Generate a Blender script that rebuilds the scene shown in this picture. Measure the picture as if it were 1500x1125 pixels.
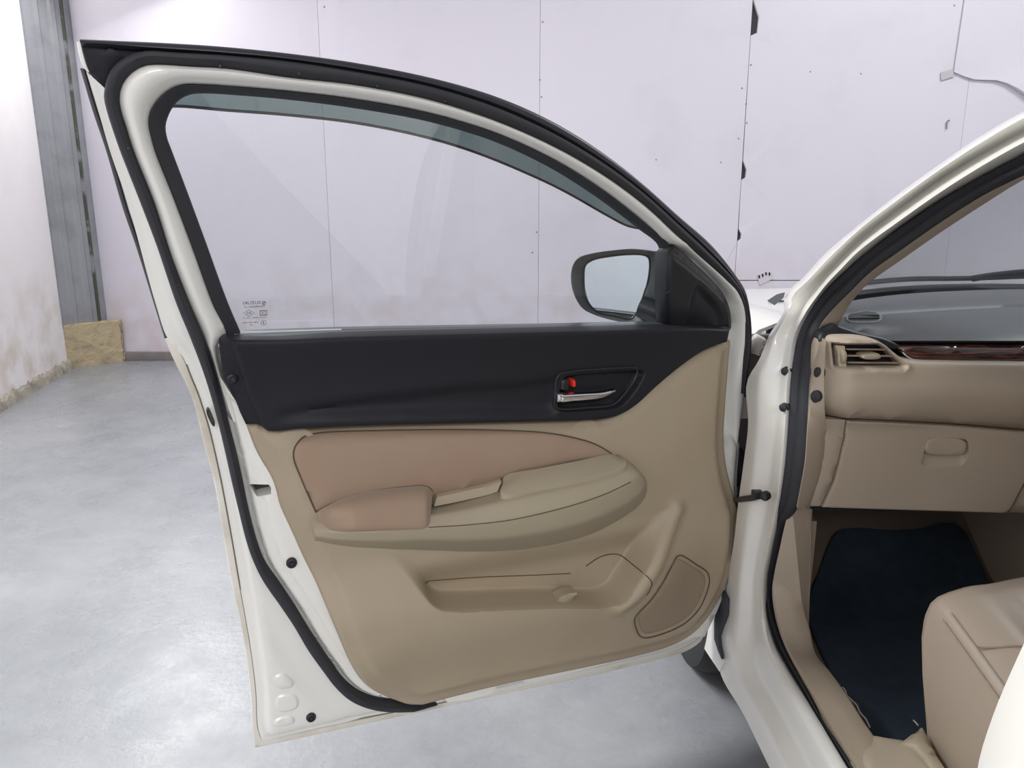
import bpy, bmesh, math
import numpy as np
from mathutils import Vector, Matrix
from mathutils.geometry import delaunay_2d_cdt

for o in list(bpy.data.objects):
    bpy.data.objects.remove(o)
scene = bpy.context.scene
COL = scene.collection

# ------------------------------------------------------------------ camera
FPX, PITCH, EYE = 1100.0, math.radians(12.8), 1.25
cam_d = bpy.data.cameras.new('camera')
cam_d.sensor_width = 36.0
cam_d.lens = FPX / 1500.0 * 36.0
cam_d.clip_start = 0.02
cam = bpy.data.objects.new('camera', cam_d)
cam.location = (0, 0, EYE)
cam.rotation_euler = (math.pi / 2 - PITCH, 0, 0)
COL.objects.link(cam)
scene.camera = cam

# ------------------------------------------------------------------ light
world = bpy.data.worlds.new('hall_ambient')
scene.world = world
world.use_nodes = True
bg = world.node_tree.nodes['Background']
bg.inputs[0].default_value = (0.93, 0.93, 1.0, 1)
bg.inputs[1].default_value = 0.43


def area(name, loc, target, sx, sy, power, color=(1, 1, 1)):
    d = bpy.data.lights.new(name, 'AREA')
    d.shape = 'RECTANGLE'
    d.size, d.size_y = sx, sy
    d.energy = power
    d.color = color
    o = bpy.data.objects.new(name, d)
    o.location = loc
    o.rotation_euler = (Vector(target) - Vector(loc)).to_track_quat('-Z', 'Y').to_euler()
    COL.objects.link(o)
    return o


area('wall_lamp', (-2.9, 6.05, 3.35), (-1.6, 2.0, 0.0), 0.9, 0.35, 48)
area('right_wall_fill', (3.9, 3.6, 4.6), (3.6, 4.6, 0.5), 2.4, 0.5, 95)  # unseen fill, added to brighten the right part of the back wall
area('hall_lamp_side', (-2.8, 1.95, 3.8), (0.2, 0.8, 0.4), 2.0, 0.4, 190)
area('hall_lamp_far', (0.7, -4.2, 3.3), (-0.2, 1.4, 0.5), 2.4, 0.8, 130)
area('rear_wall_fill', (-1.2, -2.2, 4.6), (-1.2, -5.0, 1.6), 3.0, 0.6, 140)  # unseen fill on the rear wall, added to brighten mirror and glass reflections

vs = scene.view_settings
vs.view_transform = 'Standard'
vs.look = 'None'
vs.exposure = 0.0
vs.gamma = 1.0
vs.use_curve_mapping = False

# ------------------------------------------------------------------ materials


def mat(name, col, rough=0.5, metal=0.0, coat=0.0, spec=0.5, var=None, bump=None, sheen=0.0, emit=None):
    m = bpy.data.materials.new(name)
    m.use_nodes = True
    nt = m.node_tree
    b = nt.nodes['Principled BSDF']
    b.inputs['Base Color'].default_value = (*col, 1)
    b.inputs['Roughness'].default_value = rough
    b.inputs['Metallic'].default_value = metal
    b.inputs['Coat Weight'].default_value = coat
    b.inputs['Coat Roughness'].default_value = 0.06
    b.inputs['Specular IOR Level'].default_value = spec
    b.inputs['Sheen Weight'].default_value = sheen
    tc = nt.nodes.new('ShaderNodeTexCoord')
    if var:
        # var: (scale, second colour, low, high)
        n = nt.nodes.new('ShaderNodeTexNoise')
        n.inputs['Scale'].default_value = var[0]
        n.inputs['Detail'].default_value = 6
        r = nt.nodes.new('ShaderNodeValToRGB')
        r.color_ramp.elements[0].position = var[2]
        r.color_ramp.elements[1].position = var[3]
        r.color_ramp.elements[0].color = (*col, 1)
        r.color_ramp.elements[1].color = (*var[1], 1)
        nt.links.new(tc.outputs['Object'], n.inputs['Vector'])
        nt.links.new(n.outputs['Fac'], r.inputs['Fac'])
        nt.links.new(r.outputs['Color'], b.inputs['Base Color'])
    if bump:
        n2 = nt.nodes.new('ShaderNodeTexNoise')
        n2.inputs['Scale'].default_value = bump[0]
        n2.inputs['Detail'].default_value = 3
        bp = nt.nodes.new('ShaderNodeBump')
        bp.inputs['Strength'].default_value = bump[1]
        bp.inputs['Distance'].default_value = bump[2] if len(bump) > 2 else 0.001
        nt.links.new(tc.outputs['Object'], n2.inputs['Vector'])
        nt.links.new(n2.outputs['Fac'], bp.inputs['Height'])
        nt.links.new(bp.outputs['Normal'], b.inputs['Normal'])
    return m


def glass_mat(name, tint, ior=1.5, rough=0.0):
    m = bpy.data.materials.new(name)
    m.use_nodes = True
    nt = m.node_tree
    for n in list(nt.nodes):
        nt.nodes.remove(n)
    out = nt.nodes.new('ShaderNodeOutputMaterial')
    mix = nt.nodes.new('ShaderNodeMixShader')
    tr = nt.nodes.new('ShaderNodeBsdfTransparent')
    tr.inputs[0].default_value = (*tint, 1)
    gl = nt.nodes.new('ShaderNodeBsdfGlossy')
    gl.inputs['Roughness'].default_value = rough
    lw = nt.nodes.new('ShaderNodeLayerWeight')
    lw.inputs[0].default_value = 0.5
    pw = nt.nodes.new('ShaderNodeMath')
    pw.operation = 'POWER'
    pw.inputs[1].default_value = 5.0
    ml = nt.nodes.new('ShaderNodeMath')
    ml.operation = 'MULTIPLY_ADD'
    f0 = 2 * ((ior - 1) / (ior + 1)) ** 2
    ml.inputs[1].default_value = 1 - f0
    ml.inputs[2].default_value = f0
    nt.links.new(lw.outputs['Facing'], pw.inputs[0])
    nt.links.new(pw.outputs[0], ml.inputs[0])
    nt.links.new(ml.outputs[0], mix.inputs[0])
    nt.links.new(tr.outputs[0], mix.inputs[1])
    nt.links.new(gl.outputs[0], mix.inputs[2])
    nt.links.new(mix.outputs[0], out.inputs[0])
    return m


M = {}
M['paint'] = mat('white_paint', (0.79, 0.78, 0.725), 0.28, coat=0.6)
M['paint_dirty'] = mat('white_paint_dusty', (0.74, 0.71, 0.63), 0.4, coat=0.2, var=(9, (0.52, 0.46, 0.36), 0.48, 0.75))
M['rubber'] = mat('black_rubber', (0.024, 0.025, 0.030), 0.68)
M['rubber_gloss'] = mat('black_seal_gloss', (0.022, 0.022, 0.027), 0.36)
M['trim_black'] = mat('black_trim', (0.017, 0.017, 0.021), 0.5, spec=0.2, bump=(900, 0.25, 0.0006))
M['black_plain'] = mat('black_plastic', (0.012, 0.013, 0.016), 0.4)
M['mirror_plastic'] = mat('mirror_shell_plastic', (0.045, 0.052, 0.056), 0.5, bump=(700, 0.2, 0.0005))
M['beige'] = mat('beige_plastic', (0.37, 0.305, 0.215), 0.55, bump=(1100, 0.16, 0.0005), var=(5, (0.35, 0.28, 0.19), 0.4, 0.75))
M['beige_light'] = mat('beige_armrest_plastic', (0.345, 0.295, 0.205), 0.5, bump=(1100, 0.14, 0.0005))
M['fabric'] = mat('brown_fabric', (0.315, 0.228, 0.158), 0.8, var=(7, (0.305, 0.203, 0.142), 0.42, 0.72), bump=(1500, 0.2, 0.0006), sheen=0.15)
M['groove'] = mat('brown_seam', (0.09, 0.062, 0.04), 0.8)
M['grille'] = mat('speaker_cloth', (0.30, 0.235, 0.165), 0.85, bump=(1800, 0.6, 0.001))
M['chrome'] = mat('chrome', (0.86, 0.87, 0.88), 0.08, metal=1.0)
M['red'] = mat('red_mark', (0.75, 0.03, 0.015), 0.5)
M['mirror'] = mat('mirror_silver', (0.70, 0.76, 0.755), 0.03, metal=1.0)
M['glass'] = glass_mat('side_glass', (0.85, 0.88, 0.885), 1.5)
M['visor'] = glass_mat('smoked_visor', (0.19, 0.255, 0.25), 1.45, 0.05)
M['screen'] = glass_mat('windscreen_glass', (0.93, 0.95, 0.955), 1.5)
M['ink'] = mat('black_print', (0.01, 0.012, 0.015), 0.7)
M['dash'] = mat('dark_dash_plastic', (0.065, 0.072, 0.076), 0.4, bump=(600, 0.35, 0.0008))
M['dash_beige'] = mat('beige_dash_plastic', (0.43, 0.36, 0.275), 0.5, bump=(900, 0.15, 0.0005))
M['leather'] = mat('beige_leather', (0.375, 0.305, 0.24), 0.42, bump=(260, 0.25, 0.001))
M['stitch'] = mat('tan_stitching', (0.30, 0.235, 0.175), 0.8)
M['carpet'] = mat('brown_carpet', (0.21, 0.165, 0.125), 0.95, bump=(900, 0.8, 0.002))
M['kick'] = mat('tan_kick_panel', (0.30, 0.235, 0.175), 0.7)
M['mat'] = mat('navy_mat', (0.026, 0.042, 0.064), 0.9, var=(30, (0.036, 0.054, 0.08), 0.4, 0.7), bump=(900, 0.7, 0.002))
M['tyre'] = mat('tyre_rubber', (0.022, 0.023, 0.026), 0.7)
M['rim'] = mat('wheel_silver', (0.5, 0.5, 0.5), 0.35, metal=0.8)
M['liner'] = mat('arch_liner', (0.05, 0.055, 0.065), 0.7)
M['steel'] = mat('grey_steel', (0.20, 0.20, 0.19), 0.5, metal=0.3)
M['headliner'] = mat('grey_headliner', (0.45, 0.43, 0.40), 0.9)
M['thread'] = mat('pale_thread', (0.55, 0.48, 0.40), 0.9)

# wood trim
m = mat('wood_trim', (0.05, 0.015, 0.01), 0.22, coat=0.8)
nt = m.node_tree
w = nt.nodes.new('ShaderNodeTexWave')
w.wave_type = 'BANDS'
w.bands_direction = 'Z'
w.inputs['Scale'].default_value = 22
w.inputs['Distortion'].default_value = 9
w.inputs['Detail'].default_value = 4
w.inputs['Detail Scale'].default_value = 3
mp = nt.nodes.new('ShaderNodeMapping')
mp.inputs['Scale'].default_value = (0.25, 1, 2)
tc = nt.nodes.new('ShaderNodeTexCoord')
rp = nt.nodes.new('ShaderNodeValToRGB')
rp.color_ramp.elements[0].color = (0.022, 0.008, 0.006, 1)
rp.color_ramp.elements[1].color = (0.125, 0.045, 0.03, 1)
nt.links.new(tc.outputs['Object'], mp.inputs[0])
nt.links.new(mp.outputs[0], w.inputs['Vector'])
nt.links.new(w.outputs['Color'], rp.inputs[0])
nt.links.new(rp.outputs[0], nt.nodes['Principled BSDF'].inputs['Base Color'])
M['wood'] = m

# polished concrete floor
m = mat('worn_concrete', (0.30, 0.31, 0.33), 0.35)
nt = m.node_tree
b = nt.nodes['Principled BSDF']
tc = nt.nodes.new('ShaderNodeTexCoord')


def noise(nt, tc, scale, detail=6, rough=0.6, stretch=None):
    n = nt.nodes.new('ShaderNodeTexNoise')
    n.inputs['Scale'].default_value = scale
    n.inputs['Detail'].default_value = detail
    n.inputs['Roughness'].default_value = rough
    if stretch:
        mp = nt.nodes.new('ShaderNodeMapping')
        mp.inputs['Scale'].default_value = stretch
        nt.links.new(tc.outputs['Object'], mp.inputs[0])
        nt.links.new(mp.outputs[0], n.inputs['Vector'])
    else:
        nt.links.new(tc.outputs['Object'], n.inputs['Vector'])
    return n


def ramp(nt, src, stops):
    r = nt.nodes.new('ShaderNodeValToRGB')
    e = r.color_ramp.elements
    while len(e) < len(stops):
        e.new(0.5)
    for i, (p, c) in enumerate(stops):
        e[i].position = p
        e[i].color = (*c, 1) if len(c) == 3 else c
    nt.links.new(src, r.inputs[0])
    return r


n1 = noise(nt, tc, 1.1, 8, 0.65)
r1 = ramp(nt, n1.outputs['Fac'], [(0.3, (0.225, 0.238, 0.255)), (0.5, (0.28, 0.292, 0.308)), (0.7, (0.35, 0.358, 0.37))])
n2 = noise(nt, tc, 14, 8, 0.7)
r2 = ramp(nt, n2.outputs['Fac'], [(0.35, (0.93, 0.93, 0.93)), (0.65, (1.04, 1.04, 1.04))])
mx = nt.nodes.new('ShaderNodeMix')
mx.data_type = 'RGBA'
mx.blend_type = 'MULTIPLY'
mx.inputs[0].default_value = 1.0
nt.links.new(r1.outputs[0], mx.inputs[6])
nt.links.new(r2.outputs[0], mx.inputs[7])
nt.links.new(mx.outputs[2], b.inputs['Base Color'])
n3 = noise(nt, tc, 3.2, 8, 0.7)
r3 = ramp(nt, n3.outputs['Fac'], [(0.3, (0.18,) * 3), (0.7, (0.42,) * 3)])
nt.links.new(r3.outputs[0], b.inputs['Roughness'])
n4 = noise(nt, tc, 38, 6, 0.7)
bp = nt.nodes.new('ShaderNodeBump')
bp.inputs['Strength'].default_value = 0.22
bp.inputs['Distance'].default_value = 0.005
nt.links.new(n4.outputs['Fac'], bp.inputs['Height'])
nt.links.new(bp.outputs['Normal'], b.inputs['Normal'])
M['floor'] = m


def wall_mat(name, base, stain, stain_col, rough=0.5):
    m = mat(name, base, rough)
    nt = m.node_tree
    b = nt.nodes['Principled BSDF']
    tc = nt.nodes.new('ShaderNodeTexCoord')
    geo = nt.nodes.new('ShaderNodeNewGeometry')
    na = nt.nodes.new('ShaderNodeTexNoise')
    na.inputs['Scale'].default_value = 1.4
    na.inputs['Detail'].default_value = 7
    na.inputs['Roughness'].default_value = 0.65
    nt.links.new(geo.outputs['Position'], na.inputs['Vector'])
    r = ramp(nt, na.outputs['Fac'], [(0.52, base), (0.86, tuple(c * 0.9 for c in base))])
    # damp stain rising from the foot of the wall
    sep = nt.nodes.new('ShaderNodeSeparateXYZ')
    nt.links.new(geo.outputs['Position'], sep.inputs[0])
    mr = nt.nodes.new('ShaderNodeMapRange')
    mr.inputs['From Min'].default_value = 0.0
    mr.inputs['From Max'].default_value = 1.0
    mr.inputs['To Min'].default_value = stain
    mr.inputs['To Max'].default_value = 0.0
    nt.links.new(sep.outputs['Z'], mr.inputs[0])
    nb = nt.nodes.new('ShaderNodeTexNoise')
    nb.inputs['Scale'].default_value = 5.0
    nb.inputs['Detail'].default_value = 8
    nt.links.new(geo.outputs['Position'], nb.inputs['Vector'])
    rb = ramp(nt, nb.outputs['Fac'], [(0.42, (0, 0, 0)), (0.72, (1, 1, 1))])
    mu = nt.nodes.new('ShaderNodeMath')
    mu.operation = 'MULTIPLY'
    nt.links.new(mr.outputs[0], mu.inputs[0])
    nt.links.new(rb.outputs[0], mu.inputs[1])
    mx = nt.nodes.new('ShaderNodeMix')
    mx.data_type = 'RGBA'
    nt.links.new(mu.outputs[0], mx.inputs[0])
    nt.links.new(r.outputs[0], mx.inputs[6])
    mx.inputs[7].default_value = (*stain_col, 1)
    nt.links.new(mx.outputs[2], b.inputs['Base Color'])
    return m


M['panel'] = wall_mat('lavender_white_sheet', (0.72, 0.69, 0.76), 0.75, (0.58, 0.44, 0.40), 0.4)
M['plaster'] = wall_mat('white_plaster', (0.93, 0.90, 0.89), 0.9, (0.62, 0.50, 0.36), 0.7)
M['dark_gap'] = mat('dark_gap', (0.02, 0.02, 0.02), 0.9)
M['column'] = mat('grey_column_sheet', (0.34, 0.35, 0.37), 0.45, metal=0.2, var=(6, (0.26, 0.265, 0.28), 0.45, 0.75))
M['stone'] = mat('tan_rubble', (0.50, 0.41, 0.26), 0.9, var=(9, (0.26, 0.22, 0.16), 0.5, 0.78), bump=(18, 0.9, 0.02))
M['mortar'] = mat('stained_mortar', (0.42, 0.38, 0.31), 0.9, var=(7, (0.22, 0.20, 0.17), 0.42, 0.7), bump=(30, 0.8, 0.01))
M['tape'] = mat('grey_tape', (0.52, 0.50, 0.52), 0.6)
M['sticker'] = mat('pale_sticker', (0.66, 0.62, 0.66), 0.5)

# ------------------------------------------------------------------ geometry helpers
SP, CP = math.sin(PITCH), math.cos(PITCH)


def rays(uv):
    uv = np.asarray(uv, float)
    xc = (uv[..., 0] - 750.0) / FPX
    yc = (562.5 - uv[..., 1]) / FPX
    return np.stack([xc, CP + yc * SP, -SP + yc * CP], -1)


def softplus(x, w=0.02):
    return w * np.logaddexp(0, np.asarray(x, float) / w)


# plane of the open door: foot of its rear edge, direction towards the hinge, normal to the cabin side
DA = np.array([-0.485, 1.236])
DE = np.array([0.928, 0.3726]); DE = DE / np.linalg.norm(DE)
DN = np.array([DE[1], -DE[0]])
DC = float(DN @ DA)
DN3 = np.array([DN[0], DN[1], 0.0])
DE3 = np.array([DE[0], DE[1], 0.0])


def kb(z):
    return 0.30 * softplus(np.asarray(z) - 0.98)


def dxyz(s, z, k):
    s, z, k = np.broadcast_arrays(np.asarray(s, float), np.asarray(z, float), np.asarray(k, float))
    o = kb(z) + k
    return np.stack([DA[0] + s * DE[0] + o * DN[0], DA[1] + s * DE[1] + o * DN[1], z], -1)


def dpx(pts, k=None):
    """photo outline -> 3D points on the door surface raised by k"""
    pts = np.asarray(pts, float)
    d = rays(pts[:, :2])
    kk = pts[:, 2] if pts.shape[1] > 2 else np.full(len(pts), k)
    nd = d[:, 0] * DN[0] + d[:, 1] * DN[1]
    t = np.full(len(pts), 1.4)
    for _ in range(60):
        z = EYE + t * d[:, 2]
        t = (DC + kb(z) + kk) / nd
    p = d * t[:, None]
    p[:, 2] += EYE
    return p


def dsz(pts, k=0.0):
    p = dpx(pts, k)
    return np.stack([(p[:, 0] - DA[0]) * DE[0] + (p[:, 1] - DA[1]) * DE[1], p[:, 2]], -1)


def xs(z):
    return 0.49 + 0.35 * softplus(np.asarray(z, float) - 0.92)


def bpx(pts, k=None):
    """photo outline -> 3D points on the car's side surface, set in by k"""
    pts = np.asarray(pts, float)
    d = rays(pts[:, :2])
    kk = pts[:, 2] if pts.shape[1] > 2 else np.full(len(pts), k)
    t = np.full(len(pts), 1.4)
    for _ in range(60):
        t = (xs(EYE + t * d[:, 2]) + kk) / d[:, 0]
    p = d * t[:, None]
    p[:, 2] += EYE
    return p


def ypx(pts, Y):
    pts = np.asarray(pts, float)
    d = rays(pts[:, :2])
    p = d * (np.broadcast_to(np.asarray(Y, float), d[:, 1].shape) / d[:, 1])[:, None]
    p[:, 2] += EYE
    return p


def zpx(pts, Z):
    pts = np.asarray(pts, float)
    d = rays(pts[:, :2])
    p = d * ((np.asarray(Z, float) - EYE) / d[:, 2])[:, None]
    p[:, 2] += EYE
    return p


def cr(P, n, closed=False):
    """centripetal Catmull-Rom through P, n points evenly spaced by length"""
    P = np.asarray(P, float)
    if closed:
        Q = np.vstack([P[-1], P, P[0], P[1]])
    else:
        Q = np.vstack([2 * P[0] - P[1], P, 2 * P[-1] - P[-2]])
    out = []
    for i in range(len(Q) - 3):
        p0, p1, p2, p3 = Q[i:i + 4]
        t0 = 0.0
        t1 = t0 + max(np.linalg.norm(p1 - p0), 1e-9) ** 0.5
        t2 = t1 + max(np.linalg.norm(p2 - p1), 1e-9) ** 0.5
        t3 = t2 + max(np.linalg.norm(p3 - p2), 1e-9) ** 0.5
        t = np.linspace(t1, t2, 13)[:-1, None]
        a1 = (t1 - t) / (t1 - t0) * p0 + (t - t0) / (t1 - t0) * p1
        a2 = (t2 - t) / (t2 - t1) * p1 + (t - t1) / (t2 - t1) * p2
        a3 = (t3 - t) / (t3 - t2) * p2 + (t - t2) / (t3 - t2) * p3
        b1 = (t2 - t) / (t2 - t0) * a1 + (t - t0) / (t2 - t0) * a2
        b2 = (t3 - t) / (t3 - t1) * a2 + (t - t1) / (t3 - t1) * a3
        out.append((t2 - t) / (t2 - t1) * b1 + (t - t1) / (t2 - t1) * b2)
    D = np.vstack(out + [P[:1] if closed else P[-1:]])
    L = np.concatenate([[0], np.cumsum(np.linalg.norm(np.diff(D, axis=0), axis=1))])
    x = np.linspace(0, L[-1], n + 1 if closed else n)
    R = np.stack([np.interp(x, L, D[:, j]) for j in range(D.shape[1])], -1)
    return R[:-1] if closed else R


WORLD = {}


def mk(name, V, Fc, material, parent=None, smooth=True, angle=42, recalc=True, kind=None, label=None):
    V = np.asarray(V, float)
    c = (V.min(0) + V.max(0)) / 2
    me = bpy.data.meshes.new(name)
    me.from_pydata((V - c).tolist(), [], [list(f) for f in Fc])
    if recalc:
        bm = bmesh.new()
        bm.from_mesh(me)
        bmesh.ops.remove_doubles(bm, verts=bm.verts, dist=1e-6)
        bmesh.ops.recalc_face_normals(bm, faces=bm.faces)
        bm.to_mesh(me)
        bm.free()
    me.validate()
    if smooth:
        me.polygons.foreach_set('use_smooth', [True] * len(me.polygons))
        me.set_sharp_from_angle(angle=math.radians(angle))
    me.materials.append(material)
    o = bpy.data.objects.new(name, me)
    COL.objects.link(o)
    if parent is not None:
        o.parent = parent
        o.location = Vector(c) - Vector(WORLD[parent])
    else:
        o.location = c
    WORLD[o] = Vector(c)
    if kind:
        o['kind'] = kind
    if label:
        o['label'] = label
    return o


def tag(o, label, cat, group=None):
    o['label'] = label
    o['category'] = cat
    if group:
        o['group'] = group


def empty(name, loc):
    o = bpy.data.objects.new(name, None)
    o.location = loc
    COL.objects.link(o)
    WORLD[o] = Vector(loc)
    return o


def grid_faces(r, c, closed_r=False, closed_c=False, off=0):
    f = []
    for i in range(r if closed_r else r - 1):
        for j in range(c if closed_c else c - 1):
            i2, j2 = (i + 1) % r, (j + 1) % c
            f.append((off + i * c + j, off + i * c + j2, off + i2 * c + j2, off + i2 * c + j))
    return f


def loft(curves, closed_r=False, closed_c=False, caps=False):
    """curves: list of (N,3); returns V, F"""
    A = np.stack(curves)
    r, c = A.shape[:2]
    F = grid_faces(r, c, closed_r, closed_c)
    if caps and closed_r:
        F.append([i * c for i in range(r)][::-1])
        F.append([i * c + c - 1 for i in range(r)])
    if caps and closed_c:
        F.append(list(range(c))[::-1])
        F.append([(r - 1) * c + j for j in range(c)])
    return A.reshape(-1, 3), F


def band(A, B, prof, n, nrm=DN3, closed=True):
    """solid strip between edge curves A and B; prof = [(t across, height)]; closed along its back"""
    A, B = cr(A, n), cr(B, n)
    cs = [A + (B - A) * t + np.asarray(nrm) * h for t, h in prof]
    return loft(cs, closed_r=closed, caps=closed)


def tube(P, r, n=8, closed=False):
    P = np.asarray(P, float)
    N = len(P)
    rr = np.broadcast_to(np.asarray(r, float), (N,))
    T = np.gradient(P, axis=0) if not closed else np.roll(P, -1, 0) - np.roll(P, 1, 0)
    T /= np.linalg.norm(T, axis=1)[:, None] + 1e-12
    up = np.array([0.13, 0.31, 0.94])
    X = np.cross(T, up)
    X /= np.linalg.norm(X, axis=1)[:, None] + 1e-12
    Y = np.cross(T, X)
    a = np.linspace(0, 2 * math.pi, n, endpoint=False)
    V = P[:, None] + (np.cos(a)[None, :, None] * X[:, None] + np.sin(a)[None, :, None] * Y[:, None]) * rr[:, None, None]
    F = grid_faces(N, n, closed, True)
    if not closed:
        F += [list(range(n))[::-1], [(N - 1) * n + j for j in range(n)]]
    return V.reshape(-1, 3), F


def lathe(center, axis, prof, n=20, flat=1.0, upv=(0, 0, 1)):
    """prof [(radius, height)] about axis"""
    ax = np.asarray(axis, float); ax = ax / np.linalg.norm(ax)
    X = np.cross(np.asarray(upv, float), ax)
    if np.linalg.norm(X) < 1e-6:
        X = np.cross([1, 0, 0], ax)
    X /= np.linalg.norm(X)
    Y = np.cross(ax, X)
    a = np.linspace(0, 2 * math.pi, n, endpoint=False)
    V = []
    for r, h in prof:
        V.append(np.asarray(center) + ax * h + (np.cos(a)[:, None] * X * flat + np.sin(a)[:, None] * Y) * r)
    F = grid_faces(len(prof), n, False, True)
    F += [list(range(n))[::-1], [(len(prof) - 1) * n + j for j in range(n)]]
    return np.vstack(V), F


def box(lo, hi, bev=0.0):
    bm = bmesh.new()
    bmesh.ops.create_cube(bm, size=1.0)
    lo, hi = np.array(lo, float), np.array(hi, float)
    for v in bm.verts:
        v.co = Vector((lo + hi) / 2 + np.array(v.co) * (hi - lo))
    if bev > 0:
        bmesh.ops.bevel(bm, geom=bm.edges[:], offset=bev, segments=3, profile=0.5, affect='EDGES')
    bm.verts.index_update()
    V = [tuple(v.co) for v in bm.verts]
    F = [[v.index for v in f.verts] for f in bm.faces]
    bm.free()
    return np.array(V), F


def join(*vf):
    V, F, o = [], [], 0
    for v, f in vf:
        V.append(np.asarray(v))
        F += [[i + o for i in q] for q in f]
        o += len(v)
    return np.vstack(V), F


def inside(P, poly):
    x, y = P[:, 0][:, None], P[:, 1][:, None]
    a, b = poly, np.roll(poly, -1, 0)
    ax, ay, bx, by = a[:, 0], a[:, 1], b[:, 0], b[:, 1]
    cond = (ay > y) != (by > y)
    xi = (bx - ax) * (y - ay) / np.where(np.abs(by - ay) < 1e-12, 1e-12, by - ay) + ax
    return (np.sum(cond & (x < xi), axis=1) % 2) == 1


def dist(P, line, closed=True):
    a = line if closed else line[:-1]
    b = np.roll(line, -1, 0) if closed else line[1:]
    ab = b - a
    L = np.sum(ab * ab, 1) + 1e-15
    out = np.full(len(P), 1e9)
    for i in range(0, len(P), 4000):
        q = P[i:i + 4000]
        t = np.clip(np.sum((q[:, None] - a[None]) * ab[None], 2) / L, 0, 1)
        pr = a[None] + ab[None] * t[..., None]
        out[i:i + 4000] = np.min(np.linalg.norm(q[:, None] - pr, axis=2), 1)
    return out


def sstep(x, a, b):
    t = np.clip((np.asarray(x, float) - a) / (b - a), 0, 1)
    return t * t * (3 - 2 * t)


def sheet(outline, surf, hf, back, spacing=0.012, rings=(0.002, 0.005, 0.009), holes=(), extra=None, lines=()):
    """solid moulded panel: outline in surface coordinates, hf(P, d)-> height, back = height of its rear face"""
    O = np.asarray(outline, float)
    loops = [O] + [np.asarray(h, float) for h in holes]
    pts, edges, o = [], [], 0
    for L in loops:
        pts.append(L)
        edges += [(o + i, o + (i + 1) % len(L)) for i in range(len(L))]
        o += len(L)
    nb = o
    lo, hi = O.min(0), O.max(0)
    gx, gy = np.meshgrid(np.arange(lo[0], hi[0], spacing), np.arange(lo[1], hi[1], spacing))
    G = np.stack([gx.ravel(), gy.ravel()], -1)
    G[:, 0] += np.where((np.round((G[:, 1] - lo[1]) / spacing) % 2) > 0.5, spacing / 2, 0)
    G = G[inside(G, O)]
    dg = np.min([dist(G, L) for L in loops], axis=0)
    mr = rings[-1] if rings else 0
    G = G[dg > mr + spacing * 0.45]
    for h in holes:
        G = G[~inside(G, np.asarray(h))]
    pts.append(G)
    for L in loops:
        e = np.roll(L, -1, 0) - np.roll(L, 1, 0)
        nr = np.stack([-e[:, 1], e[:, 0]], -1)
        nr /= np.linalg.norm(nr, axis=1)[:, None] + 1e-12
        for r in rings:
            for sgn in (1, -1):
                R = L + nr * r * sgn
                ok = inside(R, O)
                for h in holes:
                    ok &= ~inside(R, np.asarray(h))
                R = R[ok]
                if len(R):
                    dr = np.min([dist(R, q) for q in loops], axis=0)
                    pts.append(R[dr > r * 0.93])
    if extra is not None:
        X = np.asarray(extra)
        X = X[inside(X, O)]
        if len(X):
            X = X[dist(X, O) > 0.002]
            pts.append(X)
    if len(lines):
        for Ln in lines:
            o2 = sum(len(q) for q in pts)
            pts.append(np.asarray(Ln, float))
            edges += [(o2 + i, o2 + i + 1) for i in range(len(Ln) - 1)]
    P = np.vstack(pts)
    res = delaunay_2d_cdt([Vector(p) for p in P], edges, [], 0, 1e-5)
    Q = np.array([tuple(v) for v in res[0]])
    T = np.array([list(f) for f in res[2]])
    cen = Q[T].mean(1)
    ok = inside(cen, O)
    for h in holes:
        ok &= ~inside(cen, np.asarray(h))
    T = T[ok]
    d = np.min([dist(Q, L) for L in loops], axis=0)
    H = hf(Q, d)
    top = surf(Q[:, 0], Q[:, 1], H)
    V = [top]
    F = [tuple(t) for t in T]
    # side walls and back
    cnt = {}
    for t in T:
        for a, b_ in ((t[0], t[1]), (t[1], t[2]), (t[2], t[0])):
            key = (min(a, b_), max(a, b_))
            cnt.setdefault(key, []).append((a, b_))
    be = [v[0] for v in cnt.values() if len(v) == 1]
    used = sorted({i for e in be for i in e})
    mp = {i: len(Q) + j for j, i in enumerate(used)}
    V.append(surf(Q[used, 0], Q[used, 1], np.full(len(used), back)))
    for a, b_ in be:
        F.append((b_, a, mp[a], mp[b_]))
    return np.vstack(V), F


def rnd(d, r, h):
    """rounded edge: 0 at the rim rising to h at distance r"""
    t = np.clip(1 - d / r, 0, 1)
    return h * np.sqrt(np.clip(1 - t * t, 0, 1))


def plug(pos, axis, r, parent, name='rubber_plug', material=None, flat=1.0, h=1.0):
    V, F = lathe(pos, axis, [(r * 1.0, -0.002), (r * 1.05, 0.0015 * h), (r * 0.95, 0.0035 * h), (r * 0.62, 0.0045 * h), (r * 0.55, 0.0025 * h),
                             (r * 0.32, 0.0022 * h), (r * 0.27, 0.0042 * h), (r * 0.05, 0.0046 * h)], 20, flat)
    return mk(name, V, F, material or M['rubber'], parent, angle=50)

# ================================================================== the hall
M['backing'] = mat('grey_backing', (0.06, 0.06, 0.065), 0.9)
WY = 6.45
V, F = box((-6.0, -5.0, -0.06), (8.0, 7.0, 0.0))
mk('floor', V, F, M['floor'], kind='structure', smooth=False)

V, F = box((-3.72, WY + 0.03, 0.0), (8.0, WY + 0.15, 4.9))
wall_back = mk('wall_back', V, F, M['backing'], kind='structure', smooth=False)


def wall_surf(x, z, k):
    x, z, k = np.broadcast_arrays(np.asarray(x, float), np.asarray(z, float), np.asarray(k, float))
    return np.stack([x, WY + 0.03 - k, z], -1)


def seam_x(z, x0):
    return x0


rng = np.random.RandomState(4)


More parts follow.
